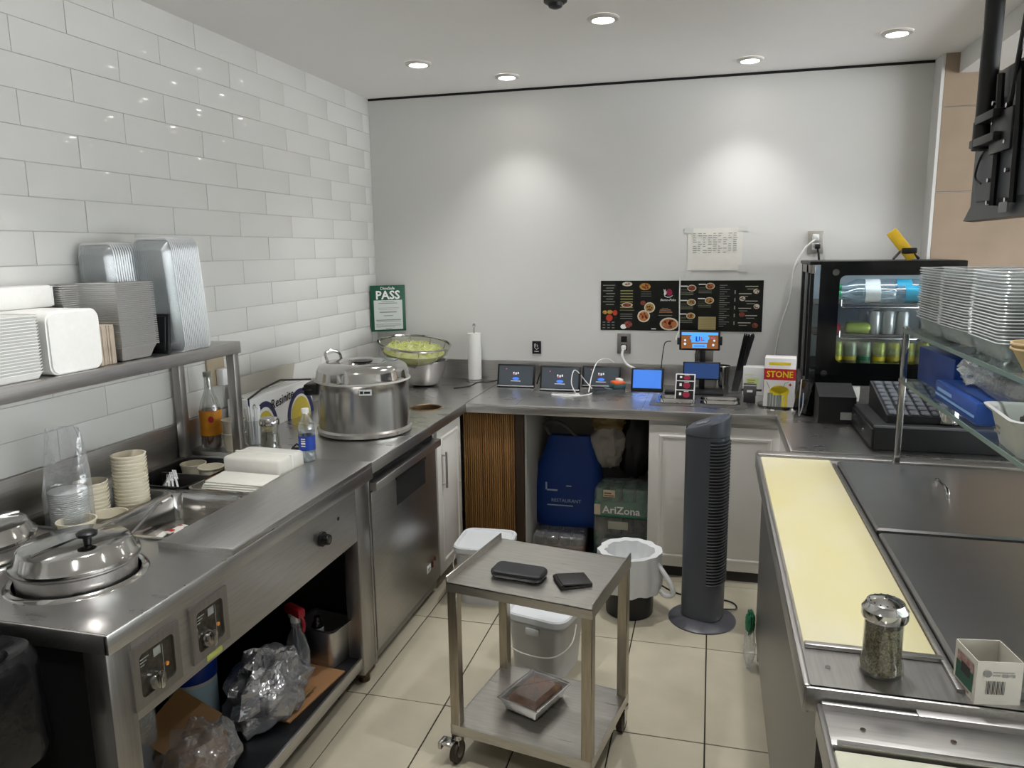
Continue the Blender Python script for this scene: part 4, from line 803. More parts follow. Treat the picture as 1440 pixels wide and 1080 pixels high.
for z in SH[1:]:
    s_ = put('wire_shelf', B().box(.51, 4.12, z-.006, 1.15, 4.47, z, .002), M('fridge_shelf_grey', '6d6b66', .5), df, True)
    put('shelf_rail', B().tube([(.63, 4.10, z+.02), (.63, 4.10, z-.012), (.645, 4.10, z-.02), (.98, 4.10, z-.02), (.995, 4.10, z-.012), (.995, 4.10, z+.02)], .004, 6), chrome, s_, True)
lam = M('fridge_lamp', 'e6f2ff', .4, emit=FR_EMIT)
put('lamp', B().box(.53, 4.115, 1.585, 1.13, 4.135, 1.6), lam, df, True); put('lamp', B().box(1.135, 4.10, 1.12, 1.15, 4.115, 1.58), lam, df, True)
# bottles lying on the top shelf, cans on the others
wbl = film('fridge_bottle', 'cfe4f0', .7, .06, milk=.35); tq = M('turquoise_label', '2aa6c8', .4); capg = M('green_cap', '23a86a', .4)
for i in range(4):
    b_ = thing('water_bottle', ['clear bottle with green cap lying on the fridge\'s top shelf', 'clear bottle with turquoise label lying mid way on the fridge\'s top shelf', 'clear bottle lying behind on the fridge\'s top shelf', 'clear bottle with turquoise label lying deep in the fridge\'s top shelf'][i], 'bottle', ((.635, .82, .65, .80)[i], (4.16, 4.17, 4.26, 4.27)[i], SH[2]+.044+(.03 if i > 1 else 0)))
    b_.rotation_euler = (0, R(90), 0)
    put('bottle', B().lathe([(.036, .25), (.042, .24), (.042, .07), (.018, .022), (.016, 0)], seg=20), wbl, b_); put('label', B().lathe([(.0425, .11), (.0425, .18)], seg=20), tq if i % 2 else white_pl, b_); put('cap', B().cyl((0, 0, -.018), .016, .02, 14), capg, b_)
def can(r=.031, h=.12): return B().lathe([(r*.85, 0), (r, .008), (r, h-.012), (r*.82, h), (r*.76, h-.004), (.001, h-.004)], seg=20, cap0=True)
CC = [('silver can with red band', M('red_can', 'c23a4c', .3, .4)), ('pale green can', M('lime_can', 'a9bf5a', .3, .3)), ('silver can', M('silver_can', 'bfc3c6', .3, .6)), ('white can', M('white_can', 'd6dadb', .35))]
for i in range(8):
    nm, mt = CC[(0, 1, 2, 2, 2, 3, 2, 2)[i]]
    x_ = (.615, .665, .80, .865, .93, .70, .77, .84)[i]
    o = solo('drink_can', can(.03, .115), mt, nm+[' lying foremost on the middle fridge shelf', ' lying on the middle fridge shelf by the red banded can', ' standing first behind the lime can', ' standing second behind the lime can', ' standing third from the lime can', ' lying second row on the middle shelf', ' standing in the middle shelf\'s rear row', ' at the rear of the middle shelf'][i], 'can', (x_, (4.15, 4.16, 4.16, 4.16, 4.16, 4.26, 4.27, 4.27)[i], SH[1]+(.031 if i in (0, 1, 5) else .001)))
    if i in (0, 1, 5): o.rotation_euler = (0, R(90), 0) if i != 0 else (R(-90), 0, 0)
yg = M('lemon_can', '93a340', .3, .2, var=.4, scale=40); gg = M('grey_green_can', '7d8f78', .3, .3, var=.3, scale=30); dg_ = M('dark_green_can', '4a6a22', .35, .2, col2='a3a02e', scale=25)
for i in range(8):
    x_ = .625+.067*i; mt = (yg, gg, gg, yg, dg_, dg_, dg_, dg_)[i]
    c_ = thing('drink_can', ['lemon green can at the bottom fridge shelf\'s window edge', 'grey green can second along the bottom fridge shelf', 'grey green can third along the bottom fridge shelf', 'yellow green can fourth along the bottom fridge shelf', 'dark green can printed fuze, first of the two lettered', 'dark green can printed fuze, second of the two lettered', 'dark green can seventh along the bottom fridge shelf', 'dark green can last on the bottom fridge shelf'][i], 'can', (x_, 4.14, SH[0]+.001))
    put('body', can(.032, .122), mt, c_)
    if i in (4, 5): text('fuze', .026, frame((0, -.0325, .075), (1, 0, 0), (0, 0, 1)), M('can_letter', '9fb89a', .5), c_)
    put('band', B().lathe([(.0324, .03), (.0324, .05)], seg=20), (yellow, olive, green, yellow, olive, olive, olive, olive)[i], c_)
yc_ = thing('yellow_card', 'yellow price card leaning on a black clip stand atop the fridge', 'card', (.93, 4.2, 1.631), R(-10))
put('card', B().box(-.026, -.008, 0, .026, .008, .175, .003).xf(Matrix.Translation((.035, 0, .004)) @ Matrix.Rotation(R(-38), 4, 'Y')), M('mustard_card', 'c9a520', .5, var=.12), yc_)
put('stand', B().tube([(-.055, -.01, .004), (-.015, 0, .055), (.02, 0, .055), (.06, -.005, .004)], .007, 6).box(-.02, -.012, .03, .05, .012, .06, .006), black_pl, yc_)

# ---------------------------------------------------------------- till on the counter end
pr_ = thing('receipt_printer', 'matt black receipt printer with sloping top beside the till drawer', 'printer', (.57, 3.77, Z))
n = B().prism([(-.10, 0), (.12, 0), (.12, .145), (.06, .165), (-.10, .125)], -.075, .085).xf(Matrix(((0, 0, 1, 0), (1, 0, 0, 0), (0, 1, 0, 0), (0, 0, 0, 1)))); put('body', n, black_m, pr_)
put('top_cover', B().box(-.07, -.095, .0, .08, .06, .006, .002).xf(Matrix.Translation((0, 0, .129)) @ Matrix.Rotation(R(14), 4, 'X')), M('printer_grey', '4b4d4f', .4), pr_); put('paper_slot', B().box(-.05, -.06, .006, -.005, -.01, .009, .001).xf(Matrix.Translation((0, 0, .129)) @ Matrix.Rotation(R(14), 4, 'X')), chrome, pr_)
put('sticker', B().box(.02, -.1015, .02, .08, -.1, .055), M('grey_sticker', '9a9c98', .5), pr_)
cl_ = thing('card_reader', 'black card reader panel with two pale cords beside the straw carton', 'card reader', (.455, 3.88, Z), R(25))
put('panel', B().box(-.03, -.06, 0, .03, .06, .16, .01).xf(Matrix.Rotation(R(12), 4, 'Y')), black_gl, cl_); put('cord', B().tube(smooth([(-.06, -.06, .005), (-.055, -.05, .08), (-.02, 0, .17)], 5), .003, 6).tube(smooth([(-.065, -.07, .004), (-.05, -.07, .05), (-.03, -.04, .11)], 5), .003, 6), M('grey_cord', '9a9c9c', .4), cl_)
td_ = thing('cash_till', 'wide black cash drawer with a silver lock on the counter end', 'till', (.92, 3.43, Z))
put('body', B().box(-.275, -.22, 0, .28, .235, .1, .006), black_m, td_); put('drawer_front', B().box(-.284, -.215, .008, -.274, .23, .085, .003), black_pl, td_); put('lock', B().cyl((-.29, -.06, .045), .008, .008, 14, None, 'x'), chrome, td_); put('top_edge', B().box(-.278, -.222, .092, .28, -.216, .102, .002), M('edge_grey', '5f6265', .4), td_)
kb_ = thing('till_keyboard', 'black sloping till keyboard standing on the cash drawer', 'keyboard', (.80, 3.44, Z+.101), R(0))
n = B().prism([(-.17, 0), (.2, 0), (.2, .11), (-.17, .03)], -.10, .28).xf(Matrix(((0, 0, 1, 0), (1, 0, 0, 0), (0, 1, 0, 0), (0, 0, 0, 1)))); put('body', n, black_pl, kb_)
key_m = M('till_key', '5b5f66', .35, var=.3, scale=60); k0 = None; sl = math.atan2(.08, .37)
for i in range(9):
    for j in range(8):
        if k0 is None: k0 = put('key', B().box(-.016, -.018, 0, .016, .018, .01, .004, 1), key_m, kb_); k = k0
        else: k = bpy.data.objects.new('key', k0.data); C.objects.link(k); k.parent = kb_
        k.location = (-.075+.04*i, -.145+.044*j, .034+.0095*j); k.rotation_euler = (sl, 0, 0)
pb = thing('steel_pourer', 'small steel bell pot on the till behind the glass post', 'bell', (.93, 3.30, Z+.155)); put('bell', B().lathe([(.045, -.05), (.045, 0), (.04, .02), (.02, .035), (.008, .04), (.008, .055), (.001, .058)], seg=24, cap0=True), chrome, pb); put('foot', B().box(-.05, -.03, -.056, .05, .03, -.05), black_pl, pb)

# ---------------------------------------------------------------- prep table
P = .88
pt_ = thing('prep_table', 'stainless prep table with cream cutting board and two steel lids', 'prep table', (.75, 2.25, 0))
put('top_frame', plate(rect(.197, 1.41, 1.35, 3.12), [rect(.212, 1.575, .462, 3.06), rect(.475, 1.47, 1.12, 2.98)], P-.02, P), steel_y, pt_, True)
put('edge_rail', B().box(.192, 1.408, P-.055, .205, 3.122, P+.004, .004).box(.197, 3.066, P-.05, 1.35, 3.124, P+.012, .004).box(.195, 1.405, P-.05, 1.35, 1.42, P, .004), steel_y, pt_, True)
put('board_stop', B().box(.21, 1.555, P, .47, 1.572, P+.01, .003), steel, pt_, True)
put('cutting_board', B().box(.209, 1.577, P-.02, .463, 3.058, P+.004, .004), M('cream_cutting_board', 'dfd8b8', .5, col2='dcd29c', scale=2.6, rvar=.06, bump=.04), pt_, True)
put('well_rim', B().box(.464, 1.45, P-.02, .478, 3.0, P+.008, .002), steel_dk, pt_, True)
lidm = M('lid_steel', 'a1a09f', .34, 1, var=.04, scale=3, stretch=(1, 5, 5), rvar=.015)
for (y0, y1, h) in ((2.262, 2.985, True), (1.45, 2.232, False)):
    n = B(); a = .006; n.rings([[(.48, y0, P+.001), (1.13, y0, P+.001), (1.13, y1, P+.001), (.48, y1, P+.001)], [(.48, y0, P+.016), (1.13, y0, P+.016), (1.13, y1, P+.016), (.48, y1, P+.016)], [(.486, y0+a, P+.022), (1.124, y0+a, P+.022), (1.124, y1-a, P+.022), (.486, y1-a, P+.022)]], False, True)
    l_ = put('lid', n, lidm, pt_, True)
    if h: put('handle', B().tube(smooth([(.75, 2.73, P+.021), (.75, 2.725, P+.045), (.75, 2.66, P+.05), (.75, 2.60, P+.045), (.75, 2.595, P+.021)], 4), .006, 8), chrome, l_, True)
put('body', B().box(.222, 1.42, .1, 1.33, 3.1, P-.02), steel_dk, pt_, True)
for x, y in ((.25, 1.45), (.25, 3.07), (1.3, 1.45), (1.3, 3.07)): put('leg', B().cyl((x, y, 0), .02, .1, 12), steel_dk, pt_, True)
put('screw', B().cyl((.245, 1.485, P), .005, .003, 10), chrome, pt_, True)
put('front_ledge', B().box(.385, 1.395, P-.018, 1.3, 1.44, P-.008, .003).xf(Matrix.Translation((0, -.012, -.008))), steel, pt_, True)
sk = thing('pepper_shaker', 'glass shaker of dried herbs with perforated steel lid on the prep table', 'shaker', (.343, 1.497, P))
put('glass', B().lathe([(.038, 0), (.042, .006), (.041, .018), (.0365, .035), (.036, .11), (.038, .12)], seg=12, cap0=True), film('shaker_glass', 'eeeee8', .93, .04, milk=.05), sk)
put('herbs', B().lathe([(.036, .006), (.038, .016), (.034, .036), (.0335, .1)], seg=24, cap0=True, cap1=True), M('dried_herbs', '8a8468', .9, col2='3d3a28', scale=260, bump=.6), sk)
sl_ = put('lid', B().lathe([(.0405, .113), (.042, .117), (.042, .132), (.038, .137), (.034, .146), (.02, .152), (.001, .154)], seg=32, cap1=True), chrome, sk)
n = B(); n.cyl((0, 0, .153), .0022, .0016, 8)
for r_, k_ in ((.01, 6), (.02, 11), (.028, 15)):
    for i in range(k_): n.cyl((r_*cos(2*pi*i/k_), r_*sin(2*pi*i/k_), .1505-r_*r_*4.2), .0019, .0016, 8)
tag(put('lid_hole', n, ink, sl_), kind='stuff')
tb = thing('tea_box', 'open white cardboard tea bag box with green print and barcode', 'box', (.516, 1.466, P), R(9))
def wallbox(w_, d_, h_, t_): 
    return B().rings([[(sx*w_/2, sy*d_/2, z) for sx, sy in ((1, 1), (-1, 1), (-1, -1), (1, -1))] for z in (0, h_)]+[[(sx*(w_/2-t_), sy*(d_/2-t_), z) for sx, sy in ((1, 1), (-1, 1), (-1, -1), (1, -1))] for z in (h_, .004)], True, True)
put('carton', wallbox(.078, .082, .083, .0015), M('tea_carton_white', 'cfcabf', .7), tb)
F_ = frame((0, -.0412, 0), (1, 0, 0), (0, 0, 1)); put('barcode', flats(F_, [(-.022+.0026*i, .02, -.022+.0026*i+(.0008, .0016, .0012)[i % 3], .046) for i in range(13)]), ink, tb); put('print', flats(F_, [(-.012, .062, .024, .064), (-.012, .056, .0, .058)]), grey_ink, tb); put('seal', discs(F_, [(-.021, .06, .007, .007)]), grey_ink, tb)
text('70 g e', .009, F_ @ Matrix.Translation((.016, .056, 0)), grey_ink, tb) if False else put('print', flats(F_, [(.004, .054, .012, .06), (.014, .055, .018, .059), (.021, .054, .026, .06)]), grey_ink, tb)
F_ = frame((-.0392, 0, 0), (0, -1, 0), (0, 0, 1)); put('green_panel', flats(F_, [(-.032, .014, .03, .05)]), dkgreen, tb); put('print', flats(F_, [(-.03, .05, .03, .07), (-.03, .006, .02, .01)]), M('pink_leaf_print', 'b39a94', .7, col2='8f5f5c', scale=90), tb); put('brand_badge', flats(F_, [(-.012, .036, .02, .056)], .0015), ink, tb)
# second, lower prep unit nearest the camera
Q = .85
lt = thing('lower_prep_unit', 'second steel prep unit with a white board along the bottom frame edge', 'prep table', (.75, .8, 0))
put('rear_ledge', B().box(.222, 1.283, Q-.03, 1.35, 1.395, Q, .004).box(.222, 1.386, Q-.03, 1.35, 1.397, Q+.012, .003), steel, lt, True); put('bead', B().tube([(.235, 1.282, Q+.004), (.6, 1.28, Q+.004), (1.35, 1.277, Q+.004)], .006, 8), chrome, lt, True)
put('edge_rail', B().box(.214, .3, Q-.05, .226, 1.397, Q+.006, .004), steel_y, lt, True); put('cutting_board', B().box(.228, .35, Q-.02, 1.33, 1.272, Q-.002, .004), M('greenish_white_board', 'd8d8c4', .5, var=.05), lt, True)
put('body', B().box(.23, .35, .05, 1.33, 1.385, Q-.03), steel_dk, lt, True)
for x in (.285, .43, .56): put('screw', B().cyl((x, 1.335, Q), .005, .003, 10), chrome, lt, True)
bgp = thing('plastic_wrapper', 'small green and clear wrapper wedged beside the prep table', 'wrapper', (.195, 3.02, 0)); put('wrapper', B().blob((0, 0, .08), (.022, .04, .08), 4, .3, 3, floor=0), bagfilm, bgp); put('green_end', B().blob((0, .01, .19), (.018, .03, .05), 6, .3, 3), green, bgp)

# ---------------------------------------------------------------- glass guard and what stands on it
gg_ = thing('glass_guard', 'two-tier glass serving guard on slim steel posts over the prep table', 'serving guard', (.9, 2.3, P))
for y in (3.03, 1.2): put('post', B().box(.683, y-.012, P, .703, y+.012, 1.41, .003), chrome, gg_, True)
for y in (3.03, 1.2): put('post', B().box(1.38, y-.012, P, 1.4, y+.012, 1.41, .003), chrome, gg_, True)
gm_ = film('shelf_glass', 'dbe8e2', .93, .03, milk=.02)
put('upper_shelf', B().box(.685, 1.15, 1.392, 1.4, 3.045, 1.4, .001), gm_, gg_, True); put('lower_shelf', B().box(.685, 1.15, 1.206, 1.4, 3.045, 1.214, .001), gm_, gg_, True)
put('shelf_edge', B().box(.682, 1.15, 1.390, .686, 3.045, 1.402).box(.682, 1.15, 1.204, .686, 3.045, 1.216), M('green_glass_edge', '6d8078', .15), gg_, True); put('front_glass', B().box(1.395, 1.15, P+.02, 1.4, 3.045, 1.6), glass, gg_, True)
put('base_rail', B().box(.68, 3.02, P, 1.4, 3.045, P+.02, .002), steel, gg_, True)
def cont(w_, d_, h_): return tray_shell(w_, d_, h_, .02, flare=.02, rim=.007)
DS = ['at the far end of the glass shelf', 'second from the shelf\'s far end', 'third along the glass shelf', 'behind the tan bowls']
c0 = put('clear_container', cont(.24, .27, .05), clear2); crim = put('rim', B().tube(rrect(.25, .28, .024, .049, 0, 0, 3), .0017, 5, True), rim_film, c0)
for j, (x, y, k_, hh) in enumerate(((.845, 2.9, 21, .0), (.84, 2.605, 22, 0), (.84, 2.31, 22, 0), (.92, 2.03, 21, 0))):
    for i in range(k_):
        o = c0 if (i == 0 and j == 0) else bpy.data.objects.new('clear_container', c0.data)
        if o is not c0:
            C.objects.link(o); q = crim.copy(); C.objects.link(q); q.parent = o
        o.location = (x+random.uniform(-.002, .002), y+random.uniform(-.002, .002), 1.4012+.0086*i); o.rotation_euler = (0, 0, random.uniform(-.015, .015)+(0, .03, -.02, 0)[j])
        tag(o, 'clear plastic container nested in the stack '+DS[j], 'container', 'clear containers stacked '+DS[j])
for i in range(2): solo('tan_bowl', cup(.045, .075, .058, .004), M('tan_fibre_bowl', 'cdb58c', .8, var=.06), ['lower tan fibre bowl nested on the upper glass shelf', 'upper tan fibre bowl nested on the upper glass shelf'][i], 'bowl', (.77, 2.02, 1.4012+.012*i))
def lidded(w_, d_, h_, mat, label, loc, rz, n_='blue_box'):
    b_ = thing(n_, label, 'box', loc, rz); put('carton', B().box(-w_/2, -d_/2, 0, w_/2, d_/2, h_, .006), mat, b_); return b_
bl1 = M('cobalt_box', '1a3f8a', .35, var=.25, scale=8)
b_ = lidded(.22, .36, .125, bl1, 'tall blue carton at the far end under the glass shelf', (.86, 2.86, 1.2145), R(3))
b_ = lidded(.16, .40, .062, M('royal_box', '2c4f9c', .4, var=.15), 'flat blue carton with pale stripe in front under the glass shelf', (.785, 2.46, 1.2145), R(0))
put('stripe', flats(frame((-.0803, 0, 0), (0, -1, 0), (0, 0, 1)), [(-.19, .018, .19, .026), (-.17, .034, -.02, .045)]), M('pale_blue_print', '7fa6d8', .5), b_)
n = B(); n.blob((0, 0, .03), (.14, .26, .045), 11, .12, 2, floor=0, pw=.6); tr_ = thing('wrapped_trays', 'black trays in crumpled clear wrap lying on the blue cartons', 'trays', (.90, 2.36, 1.278)); put('trays', B().box(-.10, -.28, 0.0, .12, .2, .03, .006), black_pl, tr_); put('wrap', n, bagfilm, tr_); put('crumpled_end', B().blob((-.07, .2, .045), (.07, .09, .05), 21, .6, 3.5, floor=.0), film('crumple_film', 'f0f0f2', .6, .12, bump=1, scale=45, milk=.5), tr_)
wt_ = thing('white_tub', 'white plastic tub holding a dark brown pack on the glass shelf', 'tub', (.79, 2.0, 1.2145), R(-4))
def tubr(a, z, r_=.03): return rrect(.24-2*a, .26-2*a, r_, z)
put('tub', B().rings([tubr(.03, 0), tubr(.012, .075), tubr(0, .085), tubr(-.004, .092), tubr(.004, .094), tubr(.014, .085), tubr(.032, .006)], True, True), milky, wt_)
put('print', flats(frame((-.104, 0.07, .03), (0, -1, 0), (.2, 0, 1)), [(0, 0, .05, .006), (0, .012, .04, .018), (.0, .024, .05, .03)]), grey_ink, wt_)
bk = thing('brown_pack', 'dark brown crinkled pack lying in the white tub', 'pack', (.81, 1.99, 1.222)); put('pack', B().blob((0, 0, .045), (.075, .09, .035), 8, .2, 3, pw=.6), M('brown_foil', '3b2a22', .35, var=.4, bump=.6, scale=50), bk)

# ---------------------------------------------------------------- television on its ceiling pole
tv = thing('tv', 'black flat television seen from behind on a ceiling pole mount', 'tv', (1.0, 2.95, CEIL))
n = B().box(1.015, 2.15, 1.80, 1.055, 3.56, 2.34, .008); put('panel', n, M('tv_back', '45484e', .45, var=.15), tv, True)
n = B().rings([[(1.016, 2.2, 1.79), (1.016, 3.5, 1.79), (1.016, 3.5, 2.0), (1.016, 2.22, 2.0)], [(.975, 2.25, 1.795), (.975, 3.49, 1.795), (.99, 3.45, 1.86), (.985, 2.3, 1.86)]]); put('lower_housing', n, M('tv_housing', '26292d', .4), tv, True)
put('rear_housing', B().box(.985, 2.35, 1.86, 1.016, 3.40, 2.22, .01), M('tv_rear', '4b4f55', .5), tv, True)
put('pole', B().cyl((.965, 3.30, 2.06), .032, CEIL-2.06, 24), black_pl, tv, True); put('pole_collar', B().cyl((.965, 3.30, 2.05), .036, .1, 24), black_pl, tv, True); put('ceiling_flange', B().cyl((.965, 3.30, CEIL-.01), .07, .01, 24), black_pl, tv, True)
for y, z0, z1, y1 in ((3.17, 1.84, 2.30, 3.2), (2.98, 1.84, 2.3, 3.02)): put('mount_rail', B().tube([(.975, y, z0), (.972, (y+y1)/2-.02, (z0+z1)/2), (.975, y1, z1)], .013, 6), black_pl, tv, True)
put('mount_arm', B().box(.93, 3.08, 2.06, .975, 3.34, 2.09, .004).box(.955, 2.99, 2.02, .975, 3.2, 2.16, .004).box(.93, 3.1, 2.14, .975, 3.3, 2.17, .004), black_pl, tv, True)
for y, z in ((3.19, 2.2), (3.18, 2.13), (3.05, 2.17), (3.04, 2.05), (3.17, 1.93), (3.0, 1.95), (3.16, 1.85), (2.98, 1.85)): put('bolt', B().cyl((.952, y, z), .008, .012, 12, None, 'x'), chrome, tv, True)
put('cable', B().tube(smooth([(.98, 3.33, 1.93), (.97, 3.37, 1.96), (.98, 3.36, 2.03), (.975, 3.27, 2.06)], 5), .004, 6).tube(smooth([(.975, 3.1, 2.12), (.96, 3.0, 2.3), (.97, 2.95, 2.63)], 5), .008, 6), bc_, tv, True)
put('rating_label', B().box(.962, 2.98, 1.81, .966, 3.06, 1.845), M('tv_label', '8d8f92', .5), tv, True)
# ---------------------------------------------------------------- trolley
tr = thing('trolley', 'two-shelf square stainless trolley standing in the middle of the floor', 'trolley', (-.523, 2.33, 0), R(-9.8))
w2, d2, TZ, SZ2 = .248, .208, .645, .14
cs = M('cart_steel', 'c6c3bd', .3, 1, var=.15, scale=6, stretch=(2, 20, 20), rvar=.06)
put('top_shelf', B().box(-w2, -d2, TZ-.003, w2, d2, TZ).box(-w2, -d2, TZ-.03, w2, -d2+.004, TZ).box(-w2, d2-.004, TZ-.03, w2, d2, TZ), cs, tr)
for s_ in (-1, 1): put('side_lip', B().box(s_*w2-.003, -d2, TZ-.03, s_*w2+.003, d2, TZ+.022, .002, 1), cs, tr)
put('lower_shelf', B().box(-w2+.005, -d2+.005, SZ2-.003, w2-.005, d2-.005, SZ2).box(-w2, -d2, SZ2-.035, w2, -d2+.004, SZ2).box(-w2, d2-.004, SZ2-.035, w2, d2, SZ2).box(-w2, -d2, SZ2-.035, -w2+.004, d2, SZ2).box(w2-.004, -d2, SZ2-.035, w2, d2, SZ2), cs, tr)
lg = M('cart_leg', 'b0a798', .3, 1, var=.22, scale=5, stretch=(20, 20, 2), rvar=.05)
for sx in (-1, 1):
    for sy in (-1, 1):
        x, y = sx*(w2-.0175), sy*(d2-.0175)
        put('leg', B().box(x-.017, y-.017, .10, x+.017, y+.017, TZ-.003, .002, 1), lg, tr)
        c_ = put('caster', B().cyl((x, y, .085), .022, .016, 16).box(x-.016, y-.022, .035, x-.013, y+.012, .088).box(x+.013, y-.022, .035, x+.016, y+.012, .088), chrome, tr)
        put('wheel', B().cyl((x-.011, y-.006, .036), .036, .022, 24, None, 'x'), M('caster_tyre', '3a3028', .6), c_); put('hub', B().cyl((x-.0135, y-.006, .036), .018, .027, 16, None, 'x'), M('caster_hub', '7d746c', .4), c_)
        if sx < 0 and sy < 0: put('brake_lever', B().box(x-.045, y-.05, .075, x+.002, y-.006, .083, .003).box(x-.05, y-.052, .06, x-.036, y-.01, .085, .003), chrome, c_)
ph = thing('phone_case', 'black hard glasses-style case lying on the trolley\'s top shelf', 'case', (-.585, 2.27, TZ+.0005), R(-7))
put('lower_half', B().rings([rrect(.168, .078, .018, 0, 0, 0, 6), rrect(.178, .088, .022, .008, 0, 0, 6), rrect(.18, .09, .022, .014, 0, 0, 6)]), black_pl, ph); put('upper_half', B().rings([rrect(.18, .09, .022, .0155, 0, 0, 6), rrect(.178, .088, .022, .022, 0, 0, 6), rrect(.168, .079, .018, .026, 0, 0, 6)]), M('case_top', '1c1d20', .5), ph)
wl_ = thing('wallet', 'dark brown folded leather wallet lying beside the black case', 'wallet', (-.402, 2.262, TZ+.0005), R(28))
lea = M('dark_leather', '1e1b19', .5, bump=.3, scale=90)
put('back_flap', B().box(-.05, -.045, 0, .05, .045, .007, .003), lea, wl_); put('front_flap', B().box(-.05, -.045, 0, .05, .044, .006, .003).xf(Matrix.Translation((0, 0, .008)) @ Matrix.Rotation(R(4), 4, 'Y')), lea, wl_); put('spine', B().cyl((-.05, -.045, .007), .007, .09, 10, None, 'y'), lea, wl_)
lf = thing('loaf_pan', 'foil loaf pan of brown cake under a clear peaked lid', 'pan', (-.555, 2.35, SZ2+.001), R(-21))
put('foil_tray', foil_pan(.15, .20, .05, 16), foil, lf); put('cake', B().box(-.064, -.088, .008, .064, .088, .047, .012), M('brown_cake', '8a5a38', .8, col2='6b3f24', scale=40, bump=.4), lf)
n = B().rings([[(sx*a, sy*b_, z) for sx, sy in ((1, 1), (-1, 1), (-1, -1), (1, -1))] for a, b_, z in ((.084, .109, .051), (.078, .102, .053), (.06, .083, .07), (.015, .03, .076))], False, True); put('clear_lid', n, clear, lf, sharp=15)
put('lid_crease', B().tube([(.06, .083, .071), (0, 0, .078), (-.06, -.083, .071)], .0012, 5).tube([(-.06, .083, .071), (0, 0, .078), (.06, -.083, .071)], .0012, 5), clear2, lf)
def bucket(label, loc, rz, w_, d_, h_):
    b = thing('square_bucket', label, 'bucket', loc, rz)
    put('tub', B().rings([rrect(w_-.05, d_-.05, .04, 0, 0, 0, 5), rrect(w_-.045, d_-.045, .045, .01, 0, 0, 5), rrect(w_-.012, d_-.012, .05, h_-.05, 0, 0, 5), rrect(w_-.004, d_-.004, .05, h_-.045, 0, 0, 5), rrect(w_-.004, d_-.004, .05, h_-.02, 0, 0, 5)]), M('bucket_plastic', 'c3c4c2', .4, var=.06, scale=6), b)
    put('lid', B().rings([rrect(w_+.008, d_+.008, .055, h_-.03, 0, 0, 5), rrect(w_+.01, d_+.01, .055, h_-.006, 0, 0, 5), rrect(w_, d_, .052, h_, 0, 0, 5), rrect(w_-.02, d_-.02, .045, h_, 0, 0, 5), rrect(w_-.035, d_-.035, .04, h_-.008, 0, 0, 5)], False, True), M('bucket_lid', 'd5d9dc', .3, var=.05, scale=4), b)
    put('bail_handle', B().tube(smooth([(-w_/2-.002, 0, h_-.06), (-w_/2-.012, -d_*.3, h_-.11), (-w_*.3, -d_/2-.012, h_-.15), (w_*.3, -d_/2-.012, h_-.15), (w_/2+.012, -d_*.3, h_-.11), (w_/2+.002, 0, h_-.06)], 6), .003, 6), M('wire_white', 'dadad6', .4), b)
    put('clip', B().box(-w_/2-.006, -d_*.25, h_-.075, -w_/2+.01, -d_*.1, h_-.045, .003), milky, b); put('clip', B().box(-.03, -d_/2-.004, h_-.08, .03, -d_/2+.01, h_-.05, .003), milky, b); return b
bucket('white lidded square bucket on the floor before the white cabinet', (-1.045, 3.40, 0), R(3), .27, .27, .30)
bucket('white lidded square bucket on the floor behind the trolley', (-.618, 2.84, 0), R(-14), .265, .26, .27)
# waste bin with a white bag
wbn = thing('waste_bin', 'black round waste bin lined with a white plastic bag', 'waste bin', (-.335, 3.40, 0))
put('bin', B().lathe([(.105, 0), (.11, .004), (.124, .285), (.127, .29), (.124, .294), (.12, .285), (.105, .01)], seg=36, cap0=True), black_pl, wbn)
bagw = M('white_bag_film', 'd3d5d6', .35, bump=.9, scale=22)
n = B(); rs = []
for j, (r_, z) in enumerate(((.06, .16), (.092, .22), (.104, .275), (.113, .306), (.146, .31), (.15, .26), (.152, .2), (.148, .145), (.143, .125))):
    rs.append([((r_+.010*noise.noise(Vector((cos(t)*3, sin(t)*3, z*14)))+.004*sin(t*13+z*9))*cos(t), (r_+.010*noise.noise(Vector((cos(t)*3, sin(t)*3, z*14)))+.004*sin(t*13+z*9))*sin(t), z+(.022 if j > 5 else .005)*noise.noise(Vector((cos(t)*2, sin(t)*2, j)))) for t in [2*pi*i/64 for i in range(64)]])
lb = put('bag_liner', n.rings(rs, True, False), bagw, wbn)
put('bag_handle', B().tube(smooth([(.13, -.03, .26), (.185, -.05, .19), (.205, -.05, .13), (.175, -.045, .115), (.145, -.03, .13)], 6), [.012]*4+[.014]*8+[.012]*9+[.014]*4, 8), bagw, lb) if False else put('bag_handle', B().tube(smooth([(.13, -.03, .26), (.185, -.05, .19), (.205, -.05, .13), (.175, -.045, .115), (.145, -.03, .13)], 6), .012, 8), bagw, lb)
# tower fan
tf = thing('tower_fan', 'tall charcoal tower fan with slanted top on a round foot', 'fan', (.003, 3.393, 0), R(-20))
fm_ = M('fan_charcoal', '464a51', .42, var=.06, scale=4); fd = M('fan_base_grey', '4b4b52', .35)
put('foot', B().lathe([(.153, 0), (.153, .006), (.14, .014), (.09, .026), (.07, .032), (.001, .032)], seg=48, cap0=True), fd, tf)
def sec(k, z, s_=1): 
    return [(s_*.093*math.copysign(abs(cos(t))**.75, cos(t)), s_*.082*math.copysign(abs(sin(t))**.75, sin(t)), z) for t in [2*pi*i/k for i in range(k)]]
n = B(); lo = sec(48, .03); top = sec(48, .885)
n.rings([lo, sec(48, .06), top]); put('column', n, fm_, tf)
zt = lambda p: .945+.36*p[0]+.10*p[1]
s1 = [(x, y, .888) for x, y, z in sec(48, 0, 1.02)]; s2 = [(x, y, zt((x, y))-.008) for x, y, z in sec(48, 0, 1.02)]; s3 = [(x, y, zt((x, y))) for x, y, z in sec(48, 0, .95)]
hd = put('head', B().rings([s1, s2, s3], True, True), fm_, tf)
